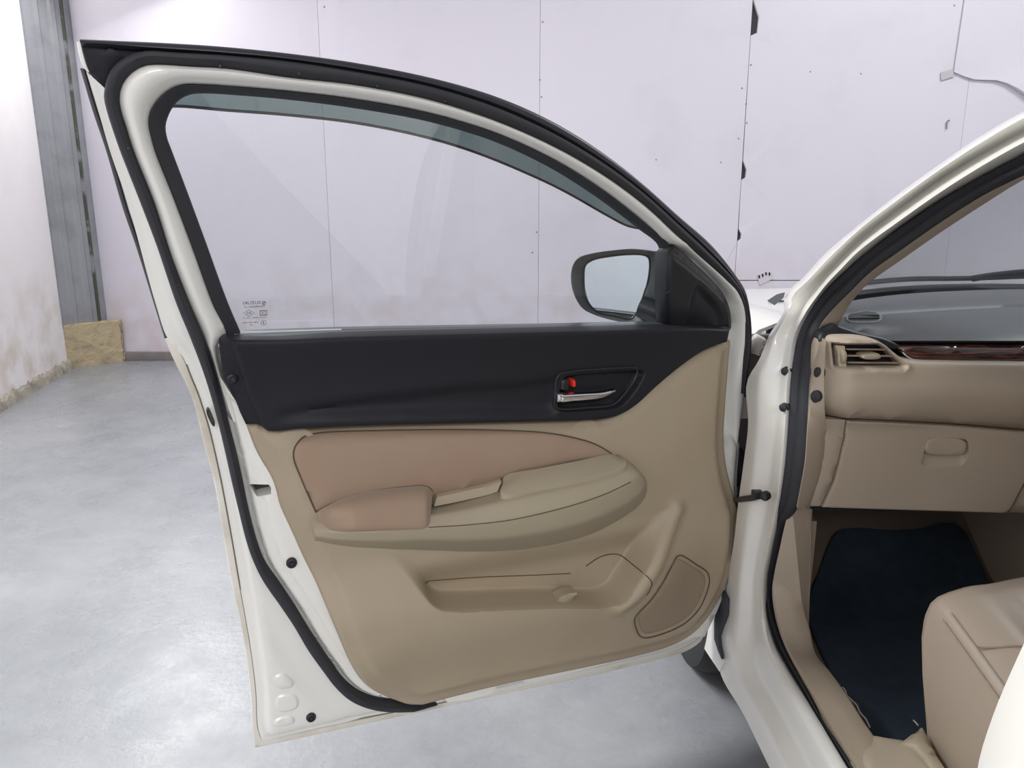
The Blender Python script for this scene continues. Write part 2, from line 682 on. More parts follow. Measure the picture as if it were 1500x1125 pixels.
def wall_panel(outline, k=0.03, warp=0.0, holes=()):
    O = np.asarray(outline, float)

    def hf(P, d):
        return k - 0.004 * (1 - rnd(d, 0.006, 1.0)) + warp * np.sin(P[:, 0] * 2.1 + P[:, 1] * 1.3)
    V, F = sheet(O, wall_surf, hf, 0.0, spacing=0.3, rings=(0.006,))
    return mk('wall_panel', V, F, M['panel'], wall_back, smooth=False)


g = 0.0012
# left edges run from the column to the right-hand side of the hall
pan = []
pan.append(wall_panel([(-3.50, 0.07), (-1.54 - g, 0.07), (-1.54 - g, 4.8), (-3.50, 4.8)]))
pan.append(wall_panel([(-1.54 + g, 0.07), (0.224 - g, 0.07), (0.224 - g, 4.8), (-1.54 + g, 4.8)]))
# the panel edge at the dark gap is chipped in three places
xg = 1.902


def gx(v):   # photo row on the gap -> height on the wall
    return float(ypx([[1090, v]], WY)[0][2])


pan.append(wall_panel([(0.224 + g, 0.07), (xg - 0.006, 0.07), (xg - 0.001, 1.0), (xg - 0.002, 4.8), (0.224 + g, 4.8)]))
lft = [(xg + 0.002, 0.695)]
for v0, v1, wdt in ((352, 335, 0.030), (262, 235, 0.036), (50, 0, 0.052)):
    z0, z1 = gx(v0), gx(v1)
    lft += [(xg + 0.002, z0 - 0.01), (xg + wdt, z0 + 0.012), (xg + wdt * 1.1, (z0 + z1) / 2), (xg + 0.006, z1)]
lft += [(xg + 0.002, 4.8)]
xc = 3.69
pan.append(wall_panel(lft[::-1] + [(xg + 0.002, 0.695), (xc - g, 0.695), (xc - g, 4.8)][0:3]))
pan.append(wall_panel([(xg + 0.006, 0.07), (xc - g, 0.07), (xc - g, 0.688), (xg + 0.006, 0.688)]))
pan.append(wall_panel([(xc + g, 0.07), (5.5, 0.07), (5.5, 2.6), (xc + g, 2.6)]))
pan.append(wall_panel([(5.51, 0.07), (7.9, 0.07), (7.9, 4.8), (5.51, 4.8)]))
# loose sheet, its lower edge hanging and curling off the wall
c0 = ypx([[1396, 106]], WY)[0]
c1 = ypx([[1500, 140]], WY)[0]
cpt = cr([(c0[0], c0[2]), (c0[0] + 0.16, c0[2] - 0.055), (c0[0] + 0.38, c0[2] - 0.07), (c1[0], c1[2]), (c1[0] + 0.5, c1[2] - 0.3), (5.45, 1.75)], 24)


def hf_loose(P, d):
    return 0.045 + 0.05 * np.exp(-((P[:, 1] - 2.2) / 0.18) ** 2) * np.exp(-((P[:, 0] - 4.4) / 0.5) ** 2)


V, F = sheet(np.vstack([cpt, [(5.45, 4.8), (c0[0] + 0.07, 4.8)]]), wall_surf, hf_loose, 0.036, spacing=0.08, rings=(0.006,))
mk('wall_panel', V, F, M['panel'], wall_back, angle=60)

# screws along the sheet edges
for (u, v) in ((795, 32), (791, 117), (793, 142), (1100, 95), (1087, 129), (1093, 152), (1094, 180), (1082, 203), (1187, 105), (1261, 108),
               (961, 234), (1056, 238), (475, 10), (780, 370), (786, 340), (101, 113), (118, 238), (133, 370), (1398, 8), (1413, 31)):
    p = ypx([[u, v]], WY)[0]
    V, F = lathe((p[0], WY, p[2]), (0, -1, 0), [(0.006, -0.002), (0.006, 0.001), (0.004, 0.002), (0.001, 0.0025)], 8)
    mk('screw', V, F, M['steel'], wall_back)

# damp strip where the wall meets the floor
V, F = box((-3.5, WY - 0.03, 0.0), (7.9, WY + 0.03, 0.075), 0.006)
mk('baseboard_back', V, F, mat('stained_skirting', (0.20, 0.18, 0.18), 0.7, var=(4, (0.33, 0.28, 0.26), 0.4, 0.7)), kind='structure')

# left wall, running towards the camera
lw = np.array([(-3.66, 6.07), (-3.30, 4.58)])
d = lw[1] - lw[0]
nn = np.array([d[1], -d[0]]) / np.linalg.norm(d)     # away from the hall
if nn[0] > 0:
    nn = -nn
q = np.array([lw[0], lw[1], (-3.55, -5.0), (-3.75, -5.0), lw[1] + nn * 0.2, lw[0] + nn * 0.2])
V = np.array([(x, y, z) for z in (0, 9.0) for x, y in q])
F = [list(range(6))[::-1], list(range(6, 12))] + [(i, (i + 1) % 6, 6 + (i + 1) % 6, 6 + i) for i in range(6)]
mk('wall_left', V, F, M['plaster'], kind='structure', smooth=False)
# crumbling plaster fillet along its foot
n = 60
t = np.linspace(0, 1, n)
w = 0.025 + 0.02 * rng.rand(n)
h = 0.055 + 0.04 * rng.rand(n)
base = lw[0] + t[:, None] * d
a = np.c_[base - nn * 0.0, h]
b_ = np.c_[base - nn * w[:, None] * 0.6, h * 0.75]
c_ = np.c_[base - nn * w[:, None], np.zeros(n)]
e_ = np.c_[base + nn * 0.01, np.zeros(n)]
V, F = loft([a, b_, c_, e_], closed_r=True, caps=True)
mk('baseboard_left', V, F, M['mortar'], kind='structure', angle=30)

# wall behind the photographer, with unseen piers added to streak the window reflection
V, F = box((-9.0, -5.1, 0), (9.0, -5.0, 9.0))
wr = mk('wall_rear', V, F, M['panel'], kind='structure', smooth=False)
for x in (-0.75, 0.15, 0.85):
    V, F = box((x, -5.0, 0), (x + 0.35, -4.75, 9.0), 0.01)
    mk('streak_pier', V, F, M['column'], wr)

# corrugated column in the corner
colz = np.linspace(0.33, 4.8, 3)
nx = 48
tt = np.linspace(0, 1, nx)
cx = -3.70 + 0.19 * tt
cy = 6.02 + 0.33 * tt
prof = np.interp((tt * 3.0) % 1.0, [0, 0.12, 0.22, 0.5, 0.6, 0.72, 1.0], [0, 0, 0.016, 0.016, 0, 0, 0])
dirn = np.array([0.33, -0.19]) / np.hypot(0.33, 0.19)
front = np.stack([cx + dirn[0] * prof, cy + dirn[1] * prof], -1)
loop = np.vstack([front, [(-3.50, WY + 0.02), (-3.72, WY + 0.02)]])
V, F = loft([np.c_[loop, np.full(len(loop), z)] for z in colz], closed_c=True, caps=True)
colm = empty('steel_column', (-3.6, 6.3, 0))
mk('sheet_casing', V, F, M['column'], colm, angle=25)
for i, side in enumerate((0, 1)):
    x, y = front[0 if side == 0 else -1]
    V, F = box((x - 0.012, y - 0.012, 0.33), (x + 0.012, y + 0.012, 4.8), 0.003)
    mk('edge_strip', V, F, mat('dark_sealant', (0.09, 0.09, 0.07), 0.8, var=(5, (0.3, 0.3, 0.32), 0.5, 0.6)), colm)
tag(colm, 'tall grey ribbed metal column in the corner on a tan stone block', 'column')

# rough stone block under it
bm = bmesh.new()
bmesh.ops.create_cube(bm, size=1)
bmesh.ops.subdivide_edges(bm, edges=bm.edges[:], cuts=9, use_grid_fill=True)
for vtx in bm.verts:
    p = np.array(vtx.co)
    jit = rng.rand(3) * 0.016 - 0.008
    r = np.array([-3.535, 6.245, 0.172]) + p * np.array([0.335, 0.39, 0.365]) + jit
    r[2] = max(r[2], 0.0)
    yf = 6.03 + np.clip((r[0] + 3.70) / 0.33, 0, 1) * 0.36
    r[1] = yf + (p[1] + 0.5) * (6.425 - yf) + jit[1] * 0.8
    r[1] = min(r[1], 6.438)
    vtx.co = Vector(r)
bm.verts.index_update()
V = np.array([tuple(v.co) for v in bm.verts]); F = [[v.index for v in f.verts] for f in bm.faces]
bm.free()
st = mk('stone_block', V, F, M['stone'], angle=50)
tag(st, 'rough tan stone block on the floor under the grey column', 'block')

# tape and sticker on the wall
p = ypx([[1378, 106], [1396, 101], [1398, 112], [1379, 118]], WY - 0.012)
V = np.vstack([p, p + [0, 0.004, 0]])
F = [(0, 1, 2, 3), (7, 6, 5, 4)] + [(i, (i + 1) % 4, 4 + (i + 1) % 4, 4 + i) for i in range(4)]
tp = mk('tape_patch', V, F, M['tape'], smooth=False)
tag(tp, 'small grey tape patch at the corner of the loose wall sheet', 'tape')
p = ypx([[1109, 403], [1128, 398], [1133, 408], [1113, 418]], WY - 0.005)
V = np.vstack([p, p + [0, 0.004, 0]])
sk = mk('wall_sticker', V, F, M['sticker'], smooth=False)
tag(sk, 'small pale sticker with dark marks on the back wall above the bonnet', 'sticker')
for u, v in ((1112, 405.5), (1117, 403.5), (1122, 401), (1127, 401.5)):
    p = ypx([[u - 1.2, v - 2], [u + 1.2, v - 2.6], [u + 1.6, v + 2], [u - 0.6, v + 2.6]], WY - 0.007)
    V = np.vstack([p, p + [0, 0.002, 0]])
    mk('printed_mark', V, F, M['ink'], sk, smooth=False)
p = ypx([[1386.5, 189], [1387.5, 178], [1391, 176]], WY - 0.01)
V, F = tube(cr(p, 10), 0.005, 6)
hk = mk('wall_hook', V, F, M['steel'])
tag(hk, 'tiny bent wire hook on the bare wall above the windscreen pillar', 'hook')

# ================================================================== the car
car = empty('car', (1.34, 0.9, 0.0))
tag(car, 'white car with its front door wide open and a beige cabin', 'car')

# ---------------------------------------------------------------- traced edges of the open door (photo pixels)
T_TOP = [(118, 58), (165, 60), (240, 63), (320, 68), (420, 78), (520, 92), (620, 111), (700, 133), (750, 151), (800, 172), (850, 203), (900, 237),
         (940, 269), (990, 314), (1040, 358), (1076, 403), (1090, 426), (1097, 460), (1099, 490), (1097, 518), (1092, 544), (1088, 576)]
T_MID = [(119, 66), (165, 69), (206, 73), (250, 76), (320, 81), (420, 90), (520, 106), (620, 123), (700, 151), (750, 167), (800, 190), (850, 219), (900, 253),
         (940, 283), (990, 328), (1035, 370), (1066, 403), (1081, 426), (1091, 456), (1094, 490), (1093, 518), (1090, 544), (1087, 576)]
SEAL_REAR_O = [(640, 1031), (616, 1036), (580, 1039), (556, 1038), (530, 1032), (510, 1022), (490, 1004), (470, 978), (450, 950), (430, 916), (410, 886), (385, 850), (370, 820),
               (360, 790), (349, 746), (338, 700), (330, 664), (316, 606), (300, 552), (280, 498), (258, 444), (228, 356), (202, 288), (175, 219), (162, 181), (155.6, 160), (152, 142)]
SEAL_O = SEAL_REAR_O + [(154, 126), (159, 109), (170, 94), (186, 83), (202, 77), (218, 75), (250, 77)] + T_MID[4:]
SEAL_REAR_I = [(640, 1030), (618, 1032), (580, 1028), (550, 1024), (526, 1014), (506, 998), (488, 974), (470, 948), (452, 920), (430, 884), (407, 850), (389, 824),
               (376, 790), (364, 744), (355, 700), (347, 664), (332, 606), (318, 552), (300, 496), (278, 444), (252, 376), (228, 300), (196, 219), (186, 187), (179, 165), (176, 147)]
W1 = [(178, 131), (186, 116), (199, 104), (215, 97), (234, 96), (282, 99), (330, 102), (420, 113), (520, 129), (620, 143), (700, 169), (750, 189), (800, 214), (840, 231),
      (890, 264), (940, 300), (990, 348), (1040, 392), (1060, 411), (1075, 428), (1086, 450), (1090, 474), (1090, 504), (1088, 528), (1085, 576)]
SEAL_I = SEAL_REAR_I + W1
W1_FULL = [(332, 606), (318, 552), (300, 496), (278, 444), (252, 376), (228, 300), (196, 219), (186, 187), (179, 165), (176, 147)] + W1 + [(1080, 610), (1074, 650), (1068, 676)]
W2_TOP = [(334, 490), (313, 444), (284, 364), (256, 290), (228, 219), (223, 200), (219.6, 184), (221, 168), (229, 152), (242, 138), (258, 128), (274, 124.5), (298, 125), (330, 127),
          (420, 133.5), (520, 148), (620, 162), (700, 188), (750, 205), (800, 231), (840, 249), (890, 284), (940, 325), (978, 357)]
W2_FULL = [(362, 626), (344, 584), (328, 554), (321, 503)] + W2_TOP + [(1000, 366), (1040, 401), (1060, 424), (1070, 444), (1074, 464), (1074, 484), (1070, 512), (1066, 545), (1063, 590), (1062, 650), (1063, 676)]
G_TOP = [(353, 488), (334, 444), (302, 356), (274, 280), (251, 219), (244, 200), (242, 184), (245, 171), (253, 155), (266, 142), (282, 136), (303, 135), (330, 136.5),
         (420, 144), (520, 157), (620, 174), (700, 197), (750, 215), (800, 241), (840, 260), (890, 298), (940, 335), (969, 359)]
SKIN = [(242, 497), (253, 524), (266, 550), (278, 574), (286, 598), (293, 626), (299, 652), (310, 690), (320, 740), (328, 790), (335, 832), (341, 864), (352, 912), (362, 970), (368, 1030), (370, 1074), (374, 1096)]
SKIN_BOT = [(374, 1096), (480, 1073), (600, 1047), (733, 1018), (867, 990), (977, 963), (1008, 953), (1028, 938), (1038, 915), (1050, 888), (1062, 850), (1070, 805)]
HEM = [(262, 515), (268, 522), (280, 552), (290, 576), (298, 600), (306, 626), (312, 650), (323, 700), (338, 780), (350, 850), (366, 940), (375, 1010), (378, 1066), (384, 1084)]
HEM_BOT = [(384, 1084), (480, 1062), (540, 1050), (620, 1035), (733, 1010), (867, 982), (970, 957), (1004, 945), (1022, 932), (1032, 912), (1046, 885), (1060, 845), (1068, 800)]



def fair(L, lo=325, hi=995, deg=5, after=0):
    """even out the long arc of a traced edge"""
    A = np.asarray(L, float).copy()
    i = [j for j in range(after, len(A)) if lo <= A[j, 0] <= hi and A[j, 1] < 420]
    c = np.polyfit((A[i, 0] - 650) / 350, A[i, 1], deg)
    A[i, 1] = np.polyval(c, (A[i, 0] - 650) / 350)
    return [tuple(x) for x in A]


T_TOP, T_MID = fair(T_TOP), fair(T_MID)
W1 = fair(W1)
W2_TOP = fair(W2_TOP, after=10)
G_TOP = fair(G_TOP, after=10)
SEAL_O = SEAL_REAR_O + SEAL_O[len(SEAL_REAR_O):len(SEAL_REAR_O) + 7] + T_MID[4:]
SEAL_I = SEAL_REAR_I + W1
W1_FULL = W1_FULL[:10] + W1 + W1_FULL[-3:]
W2_FULL = W2_FULL[:4] + W2_TOP + W2_FULL[4 + len(W2_TOP):]

D = lambda pts, k: dpx(pts, k)

# outline of the beige trim
bl = [(361, 624), (377, 664), (398, 700), (405, 720), (410, 740), (428, 780), (446, 820), (464, 855), (488, 910), (510, 960), (530, 990), (552, 1010), (576, 1024), (596, 1032), (618, 1033)]
bb = [(618, 1033), (660, 1022), (733, 1004), (867, 976), (933, 961), (983, 946), (1012, 930), (1034, 908), (1048, 886), (1058, 866), (1066, 838), (1073, 800), (1078, 765), (1079.5, 744), (1076, 730), (1069, 704), (1063, 676), (1060, 640), (1062, 600), (1066, 545), (1071, 499)]
KB = 0.052
to = np.vstack([cr(dsz(bl, KB), 90)[:-1], cr(dsz(bb, KB), 140), dsz([(1045, 490), (960, 545), (905, 590), (860, 605), (440, 618), (375, 618)], KB)])

# ---- inner pressed panel of the door: the part itself
lft = cr(dsz([(127, 106), (145, 165), (161, 220), (188, 300), (228, 444), (245, 494), (262, 515)], 0.0), 60)
hem = cr(dsz(HEM, 0.004), 60)
hemb = cr(dsz(HEM_BOT, 0.004), 80)
frt = cr(dsz([(1068, 800), (1072, 750), (1070, 700), (1075, 640), (1083, 576), (1086, 520)], 0.004), 24)
belt = dsz([(1070, 512), (1060, 560), (390, 600), (350, 592), (312, 535), (293, 485), (268, 436), (240, 362), (215, 290), (186, 217), (168, 165), (162, 138)], 0.02)
outl = np.vstack([lft[:-1], hem[:-1], hemb[:-1], frt, belt])
edge = np.vstack([lft, hem, hemb, frt])
seal_mid = (cr(dsz(SEAL_O, 0.03), 240) + cr(dsz(SEAL_I, 0.03), 240)) / 2
in_poly = np.vstack([seal_mid, dsz([(1086, 700), (1070, 830), (1030, 930)], 0.03)])
pads = [cr(dsz(p, 0.02), 40, True) for p in (
    [(399, 990), (404, 985), (417, 983), (423, 987), (431, 997), (427, 1004), (411, 1007), (402, 1002)],
    [(403, 1020), (409, 1015), (430, 1013), (437, 1020), (437, 1031), (431, 1037), (410, 1041), (403, 1035)],
    [(399, 1054), (404, 1049), (427, 1045), (432, 1050), (430, 1057), (402, 1062)])]
latch_hole = dsz([(366, 711), (393, 709), (397, 713), (397, 723), (377, 728)], 0.042)


s_fr = float(dsz([(1062, 600)], 0.02)[0, 0])


def hf_panel(P, d):
    de = dist(P, edge, False)
    k = 0.003 + 0.019 * sstep(de, 0.006, 0.024)
    ins = inside(P, in_poly)
    sd = dist(P, seal_mid, False) * np.where(ins, 1, -1)
    k = k + 0.018 * sstep(sd, 0.011, 0.022)
    # stepped flange inside the seal
    k = k + 0.005 * sstep(sd, 0.034, 0.042) * ins
    # shallow valley along the shut face
    k = k + 0.004 * sstep(-sd, 0.045, 0.07) * (~ins)
    # large opening behind the trim
    it_ = inside(P, to)
    k = k - np.where(it_, 0.07 * sstep(dist(P, to), 0.028, 0.050), 0)
    # thin front edge by the hinges
    k = k - 0.034 * sstep(P[:, 0], s_fr - 0.020, s_fr - 0.006) * sstep(P[:, 1], 0.74, 0.80)
    for pd in pads:
        i2 = inside(P, pd)
        k = k + 0.0032 * np.where(i2, sstep(dist(P, pd), 0.0, 0.006), 0)
    return k


ex = []
for pd in pads:
    c = pd.mean(0)
    for f in (1.06, 1.0, 0.93, 0.86, 0.78, 0.7):
        ex.append(c + (pd - c) * f)
for off in (-0.004, 0.004, 0.010, 0.013, 0.016, 0.019, 0.022, 0.026, 0.034, 0.037, 0.040, 0.043):
    e = np.gradient(seal_mid, axis=0)
    nr = np.stack([e[:, 1], -e[:, 0]], -1)
    nr /= np.linalg.norm(nr, axis=1)[:, None]
    ex.append(seal_mid + nr * off)
V, F = sheet(outl, dxyz, hf_panel, -0.035, 0.013, (0.006, 0.010, 0.014, 0.019, 0.024), holes=[latch_hole], extra=np.vstack(ex))
door = mk('door', V, F, M['paint'], car, angle=50, label='open white front door with beige inner trim')

# latch box behind the hole
lb = dsz([(364, 706), (400, 704), (402, 730), (372, 734)], 0.03)
V, F = sheet(lb, dxyz, lambda P, d: np.full(len(P), 0.004), -0.02, 0.02, ())
mk('latch', V, F, M['black_plain'], door, smooth=False)

# ---- outer skin with its hemmed edge
skin = cr(dsz(SKIN, 0.002), 70)
skinb = cr(dsz(SKIN_BOT, 0.002), 80)
sk_o = np.vstack([skin[:-1], skinb, dsz([(1072, 750), (1075, 690), (1080, 640), (1086, 576), (1080, 510), (345, 515), (262, 490)], 0.0)])
zmid = 0.62
V1, F1 = sheet(sk_o, dxyz, lambda P, d: 0.0005 + 0.0025 * rnd(d, 0.003, 1.0) - 0.016 * sstep(d, 0.013, 0.022), -0.004, 0.03, (0.0015, 0.003, 0.009, 0.013, 0.022))


def outer(s, z, k):
    return dxyz(s, z, k)


def hf_out(P, d):
    return -0.006 - 0.055 * sstep(d, 0.0, 0.22)


V2, F2 = sheet(sk_o, dxyz, hf_out, -0.002, 0.03, (0.004, 0.010, 0.02))
V, F = join((V1, F1), (V2, F2))
mk('outer_skin', V, F, M['paint_dirty'], door, angle=50)
V, F = tube(np.vstack([cr(dpx(HEM, 0.0032), 60)[2:], cr(dpx(HEM_BOT, 0.0032), 80)[1:-6]]), 0.0013, 6)  # dark tube, painting the groove shadow along the sealed hem
mk('hem_groove_line', V, F, mat('dark_hem_groove', (0.16, 0.14, 0.11), 0.8), door)

# ---- black strip on the outer pillar edge
A = D([(117, 100), (136, 164), (155, 220), (180, 306), (200, 364), (225, 444), (241, 496)], -0.018)
B = D([(124, 101), (143, 164), (162, 220), (187, 306), (206, 364), (229, 444), (245, 495)], -0.012)
V, F = band(A, B, [(0, -0.02), (0, 0.0), (0.2, 0.003), (0.8, 0.003), (1, 0.0), (1, -0.02)], 40)
mk('pillar_strip', V, F, M['rubber_gloss'], door, angle=40)

# ---- white window frame
n = 200
A = np.vstack([cr(D(W1_FULL, 0.018), n)])
B = np.vstack([cr(D(W2_FULL, 0.010), n)])
# match the two edges point by point along the length of the frame
prof = [(-0.15, -0.03), (-0.1, 0.002), (0.0, 0.008), (0.12, 0.017), (0.3, 0.023), (0.5, 0.023), (0.72, 0.017), (0.9, 0.007), (1.0, -0.004), (1.06, -0.012), (1.06, -0.03)]


def match(A, B, n):
    """pair each point of A with the nearest point of B, kept in order"""
    A = cr(A, n)
    Bd = cr(B, n * 6)
    idx, last = [], 0
    for p in A:
        dd = np.linalg.norm(Bd - p, axis=1)
        j = int(np.argmin(dd))
        j = max(j, last)
        idx.append(j)
        last = j
    x = np.array(idx, float)
    ker = np.ones(5) / 5
    xp = np.pad(x, 2, mode='edge')
    x = np.convolve(xp, ker, 'valid')
    x[0], x[-1] = 0, len(Bd) - 1
    x = np.maximum.accumulate(x)
    R = np.stack([np.interp(x, np.arange(len(Bd)), Bd[:, j]) for j in range(3)], -1)
    return A, R


def band2(A, B, prof, n, nrm=DN3):
    A, B = match(A, B, n)
    wd = np.linalg.norm(B - A, axis=1)
    sc = np.clip(wd / (0.6 * np.median(wd)), 0.05, 1)[:, None]
    cs = [A + (B - A) * t + np.asarray(nrm) * (h * sc) for t, h in prof]
    return loft(cs, closed_r=True, caps=True)


V, F = band2(D(W1_FULL, 0.013), D(W2_FULL, 0.010), prof, n)
mk('window_frame', V, F, M['paint'], door, angle=60)

# ---- seals
kz = lambda L: 0.017 + 0.015 * sstep(np.asarray(L, float)[:, 1], 330, 540)
V, F = band2(dpx(np.c_[np.asarray(SEAL_O, float), kz(SEAL_O)]), dpx(np.c_[np.asarray(SEAL_I, float), kz(SEAL_I) + 0.002]), [(0.08, -0.014), (0, 0.0), (0.06, 0.010), (0.22, 0.016), (0.5, 0.018), (0.76, 0.015), (0.86, 0.007), (0.93, 0.006), (1.0, 0.0), (0.95, -0.014)], 320)
mk('door_seal', V, F, M['rubber'], door, angle=50)
V, F = band2(D(T_TOP, 0.012), D(T_MID, 0.020), [(0.05, -0.03), (0.0, 0.0), (0.1, 0.006), (0.45, 0.010), (0.75, 0.009), (0.92, 0.003), (1.0, -0.002), (1.1, -0.02)], 180)
mk('roof_edge_seal', V, F, M['rubber_gloss'], door, angle=50)
cap = dsz([(118, 62), (160, 66), (206, 71), (224, 74), (205, 82), (188, 90), (173, 104), (163, 122), (156, 130), (152, 126), (141, 116), (130, 106)], 0.018)
V, F = sheet(cap, dxyz, lambda P, d: 0.012 + rnd(d, 0.006, 0.008), -0.02, 0.012, (0.002, 0.005))
mk('corner_cap', V, F, M['trim_black'], door, angle=50)
A = D([(112, 62), (115, 78), (121, 96), (128, 106)], 0.0)
B = D([(119, 61), (123, 78), (128, 96), (132, 106)], 0.004)
V, F = band(A, B, [(0, -0.025), (0, 0), (0.3, 0.003), (0.8, 0.003), (1, 0), (1, -0.025)], 12)
mk('frame_corner', V, F, M['paint'], door, angle=50)

# tiny retaining pins in the seal
for u, v in ((322.5, 97), (438, 108), (553, 126), (652, 148), (188, 218), (225, 321), (261, 418), (298, 515), (323, 598), (344, 678), (365, 769), (394, 845), (439, 912), (478, 978)):
    p = D([(u, v)], 0.017 + 0.015 * float(sstep(v, 330, 540)) + 0.0175)[0]
    V, F = lathe(p, DN3, [(0.0016, -0.002), (0.0016, 0.0008), (0.0004, 0.001)], 8)
    mk('seal_pin', V, F, M['black_plain'], door)

# ---- glass run, glass, visor
gw2 = W2_TOP + [(985, 378), (988, 420), (988, 486)]
gg = G_TOP + [(972, 378), (972, 420), (972, 484)]
V, F = band2(D(gw2, 0.012), D(gg, 0.0), [(-0.1, -0.02), (-0.1, 0.0), (0.05, 0.004), (0.5, 0.004), (0.9, 0.004), (1.0, 0.001), (1.0, -0.014)], 180)
mk('glass_run', V, F, M['rubber'], door, angle=45)

mid = (cr(dsz(W2_TOP, -0.012), 120) + cr(dsz(G_TOP, -0.012), 120)) / 2
gl = np.vstack([mid, dsz([(980, 420), (980, 505), (340, 508)], -0.012)])
V, F = sheet(gl, dxyz, lambda P, d: np.full(len(P), -0.010), -0.014, 0.08, ())
V = np.asarray(V)
glass = mk('window_glass', V, F, M['glass'], door, recalc=True, angle=30)

VIS = fair([(246, 156), (262, 156), (330, 160), (420, 169), (520, 181), (620, 198), (700, 225), (800, 268), (840, 286), (890, 316), (920, 331), (945, 336)], lo=250, hi=900, deg=4)
vt = [(1004, 352), (940, 312), (890, 270), (840, 236), (800, 217), (750, 192), (700, 174), (620, 150), (520, 136), (420, 122), (330, 114), (274, 112), (250, 117), (236, 130)]
vo = np.vstack([cr(dsz(VIS, -0.034), 80), cr(dsz(vt, -0.034), 80)])
V, F = sheet(vo, dxyz, lambda P, d: np.full(len(P), -0.033), -0.036, 0.05, ())
mk('rain_visor', V, F, M['visor'], door, angle=30)
A = cr(D(VIS, -0.033), 80)
V, F = tube(A, 0.0022, 6)
mk('visor_rim', V, F, M['black_plain'], door)

# ---- belt seal along the sill of the window
A = D([(352, 486), (500, 481), (700, 477.5), (833, 475), (900, 473.5), (974, 473)], 0.002)
B = D([(344, 497), (500, 491), (700, 486.5), (833, 483), (900, 481.5), (985, 480)], 0.05)
V, F = band(A, B, [(0, -0.02), (0, 0), (0.12, 0.004), (0.25, 0.0), (0.4, -0.002), (0.6, 0.004), (0.8, 0.004), (1.0, -0.004), (1.0, -0.02)], 40)
mk('belt_seal', V, F, mat('grey_belt_rubber', (0.055, 0.06, 0.062), 0.32), door, angle=30)
A = D([(352, 489.5), (420, 487.5), (500, 485)], 0.012)  # pale tube painting the reflection along the foot of the glass
V, F = tube(cr(A, 20), 0.0042, 8)
mk('belt_reflection', V, F, mat('pale_belt_reflection', (0.42, 0.45, 0.46), 0.3), door)

# ---- black upper trim
up_top = [(321, 503), (329, 496), (344, 497), (400, 496.5), (500, 492), (733, 486.5), (933, 481.5), (985, 480), (1030, 480), (1065, 482)]
up_bot = [(1065, 500.5), (1050, 505), (1030, 513), (1000, 533), (960, 566), (933, 591), (908, 607), (883, 613.5), (833, 616), (667, 620), (500, 624.5), (440, 629), (400, 633), (390, 632), (381, 626), (361, 626)]
up_lft = [(352, 605), (344, 584), (328, 554), (324, 530)]
KT = 0.064
uo = np.vstack([cr(dsz(up_top, 0.072), 90), cr(dsz(up_bot, 0.080), 110), dsz(up_lft, KT)])
step = cr(dsz([(338, 496), (341, 512), (352, 552), (368, 596), (379, 619), (388, 640)], KT), 40)
scoop = cr(dsz([(398, 612), (404, 600), (430, 590), (500, 578), (600, 566), (690, 556), (760, 552), (812, 548), (812, 600), (700, 607), (560, 609), (440, 614)], KT), 100, True)
bez = cr(dsz([(816, 551), (823, 546.5), (924, 538.5), (934, 539), (936, 544), (930, 558), (918, 576), (905, 590), (896, 595), (864, 598.5), (818, 600), (811, 597), (812, 574)], KT), 80, True)


def side_of(P, line):
    i = np.argmin(np.linalg.norm(P[:, None] - line[None], axis=2), 1)
    t = np.gradient(line, axis=0)[i]
    w = P - line[i]
    return np.sign(t[:, 0] * w[:, 1] - t[:, 1] * w[:, 0]) * np.linalg.norm(w, axis=1)


def hf_up(P, d):
    k = 0.060 + rnd(d, 0.008, 0.008)
    sg = side_of(P, step)
    right = sstep(sg, 0.0, 0.007)
    k = k + 0.014 * right + 0.006 * sstep(sg, 0.0, 0.12)
    ins = inside(P, scoop)
    k = k - 0.013 * np.where(ins, sstep(dist(P, scoop), 0.0, 0.022), 0)
    ib = inside(P, bez)
    db = dist(P, bez)
    k = k - np.where(ib, 0.022 * sstep(db, 0.001, 0.008), 0.0)
    return k


ex = []
for off in (-0.002, 0.002, 0.005, 0.008, 0.012):
    t = np.gradient(step, axis=0)
    nr = np.stack([-t[:, 1], t[:, 0]], -1)
    nr /= np.linalg.norm(nr, axis=1)[:, None]
    ex.append(step + nr * off)
c = bez.mean(0)
for f in (1.04, 1.0, 0.96, 0.92, 0.87, 0.8):
    ex.append(c + (bez - c) * f)
V, F = sheet(uo, dxyz, hf_up, 0.02, 0.009, (0.002, 0.005, 0.009), extra=np.vstack(ex))
mk('upper_trim', V, F, M['trim_black'], door, angle=60)
p = D([(340.5, 554.5)], 0.067)[0]
plug(p, DN3, 0.0085, door, 'trim_fastener', M['black_plain'])

# ---- inner handle
A = cr(D([(813, 574), (817, 551), (824, 547), (924, 539), (933, 540), (934, 544), (928, 558), (916, 576), (904, 589), (895, 594), (864, 597), (819, 599), (813, 595)], 0.091), 90, True)
V, F = tube(A, 0.0024, 8, True)
mk('handle_bezel', V, F, M['black_plain'], door)
ho = cr(dsz([(818.5, 577), (830, 576), (858, 574.5), (882, 573), (904, 569.5), (905.5, 572), (896, 579), (883, 585), (854, 589), (839, 590), (822, 591.5), (818.5, 588)], 0.098), 70, True)
V, F = sheet(ho, dxyz, lambda P, d: 0.086 + rnd(d, 0.009, 0.016), 0.078, 0.006, (0.001, 0.003, 0.006))
mk('handle_lever', V, F, M['chrome'], door, angle=60, label='chrome door pull lever')
ho = dsz([(818, 577), (828, 577), (828, 591), (818, 591)], 0.104)
V, F = sheet(ho, dxyz, lambda P, d: 0.096 + rnd(d, 0.004, 0.008), 0.07, 0.006, (0.001, 0.003))
mk('lever_pivot', V, F, M['chrome'], door, angle=60)
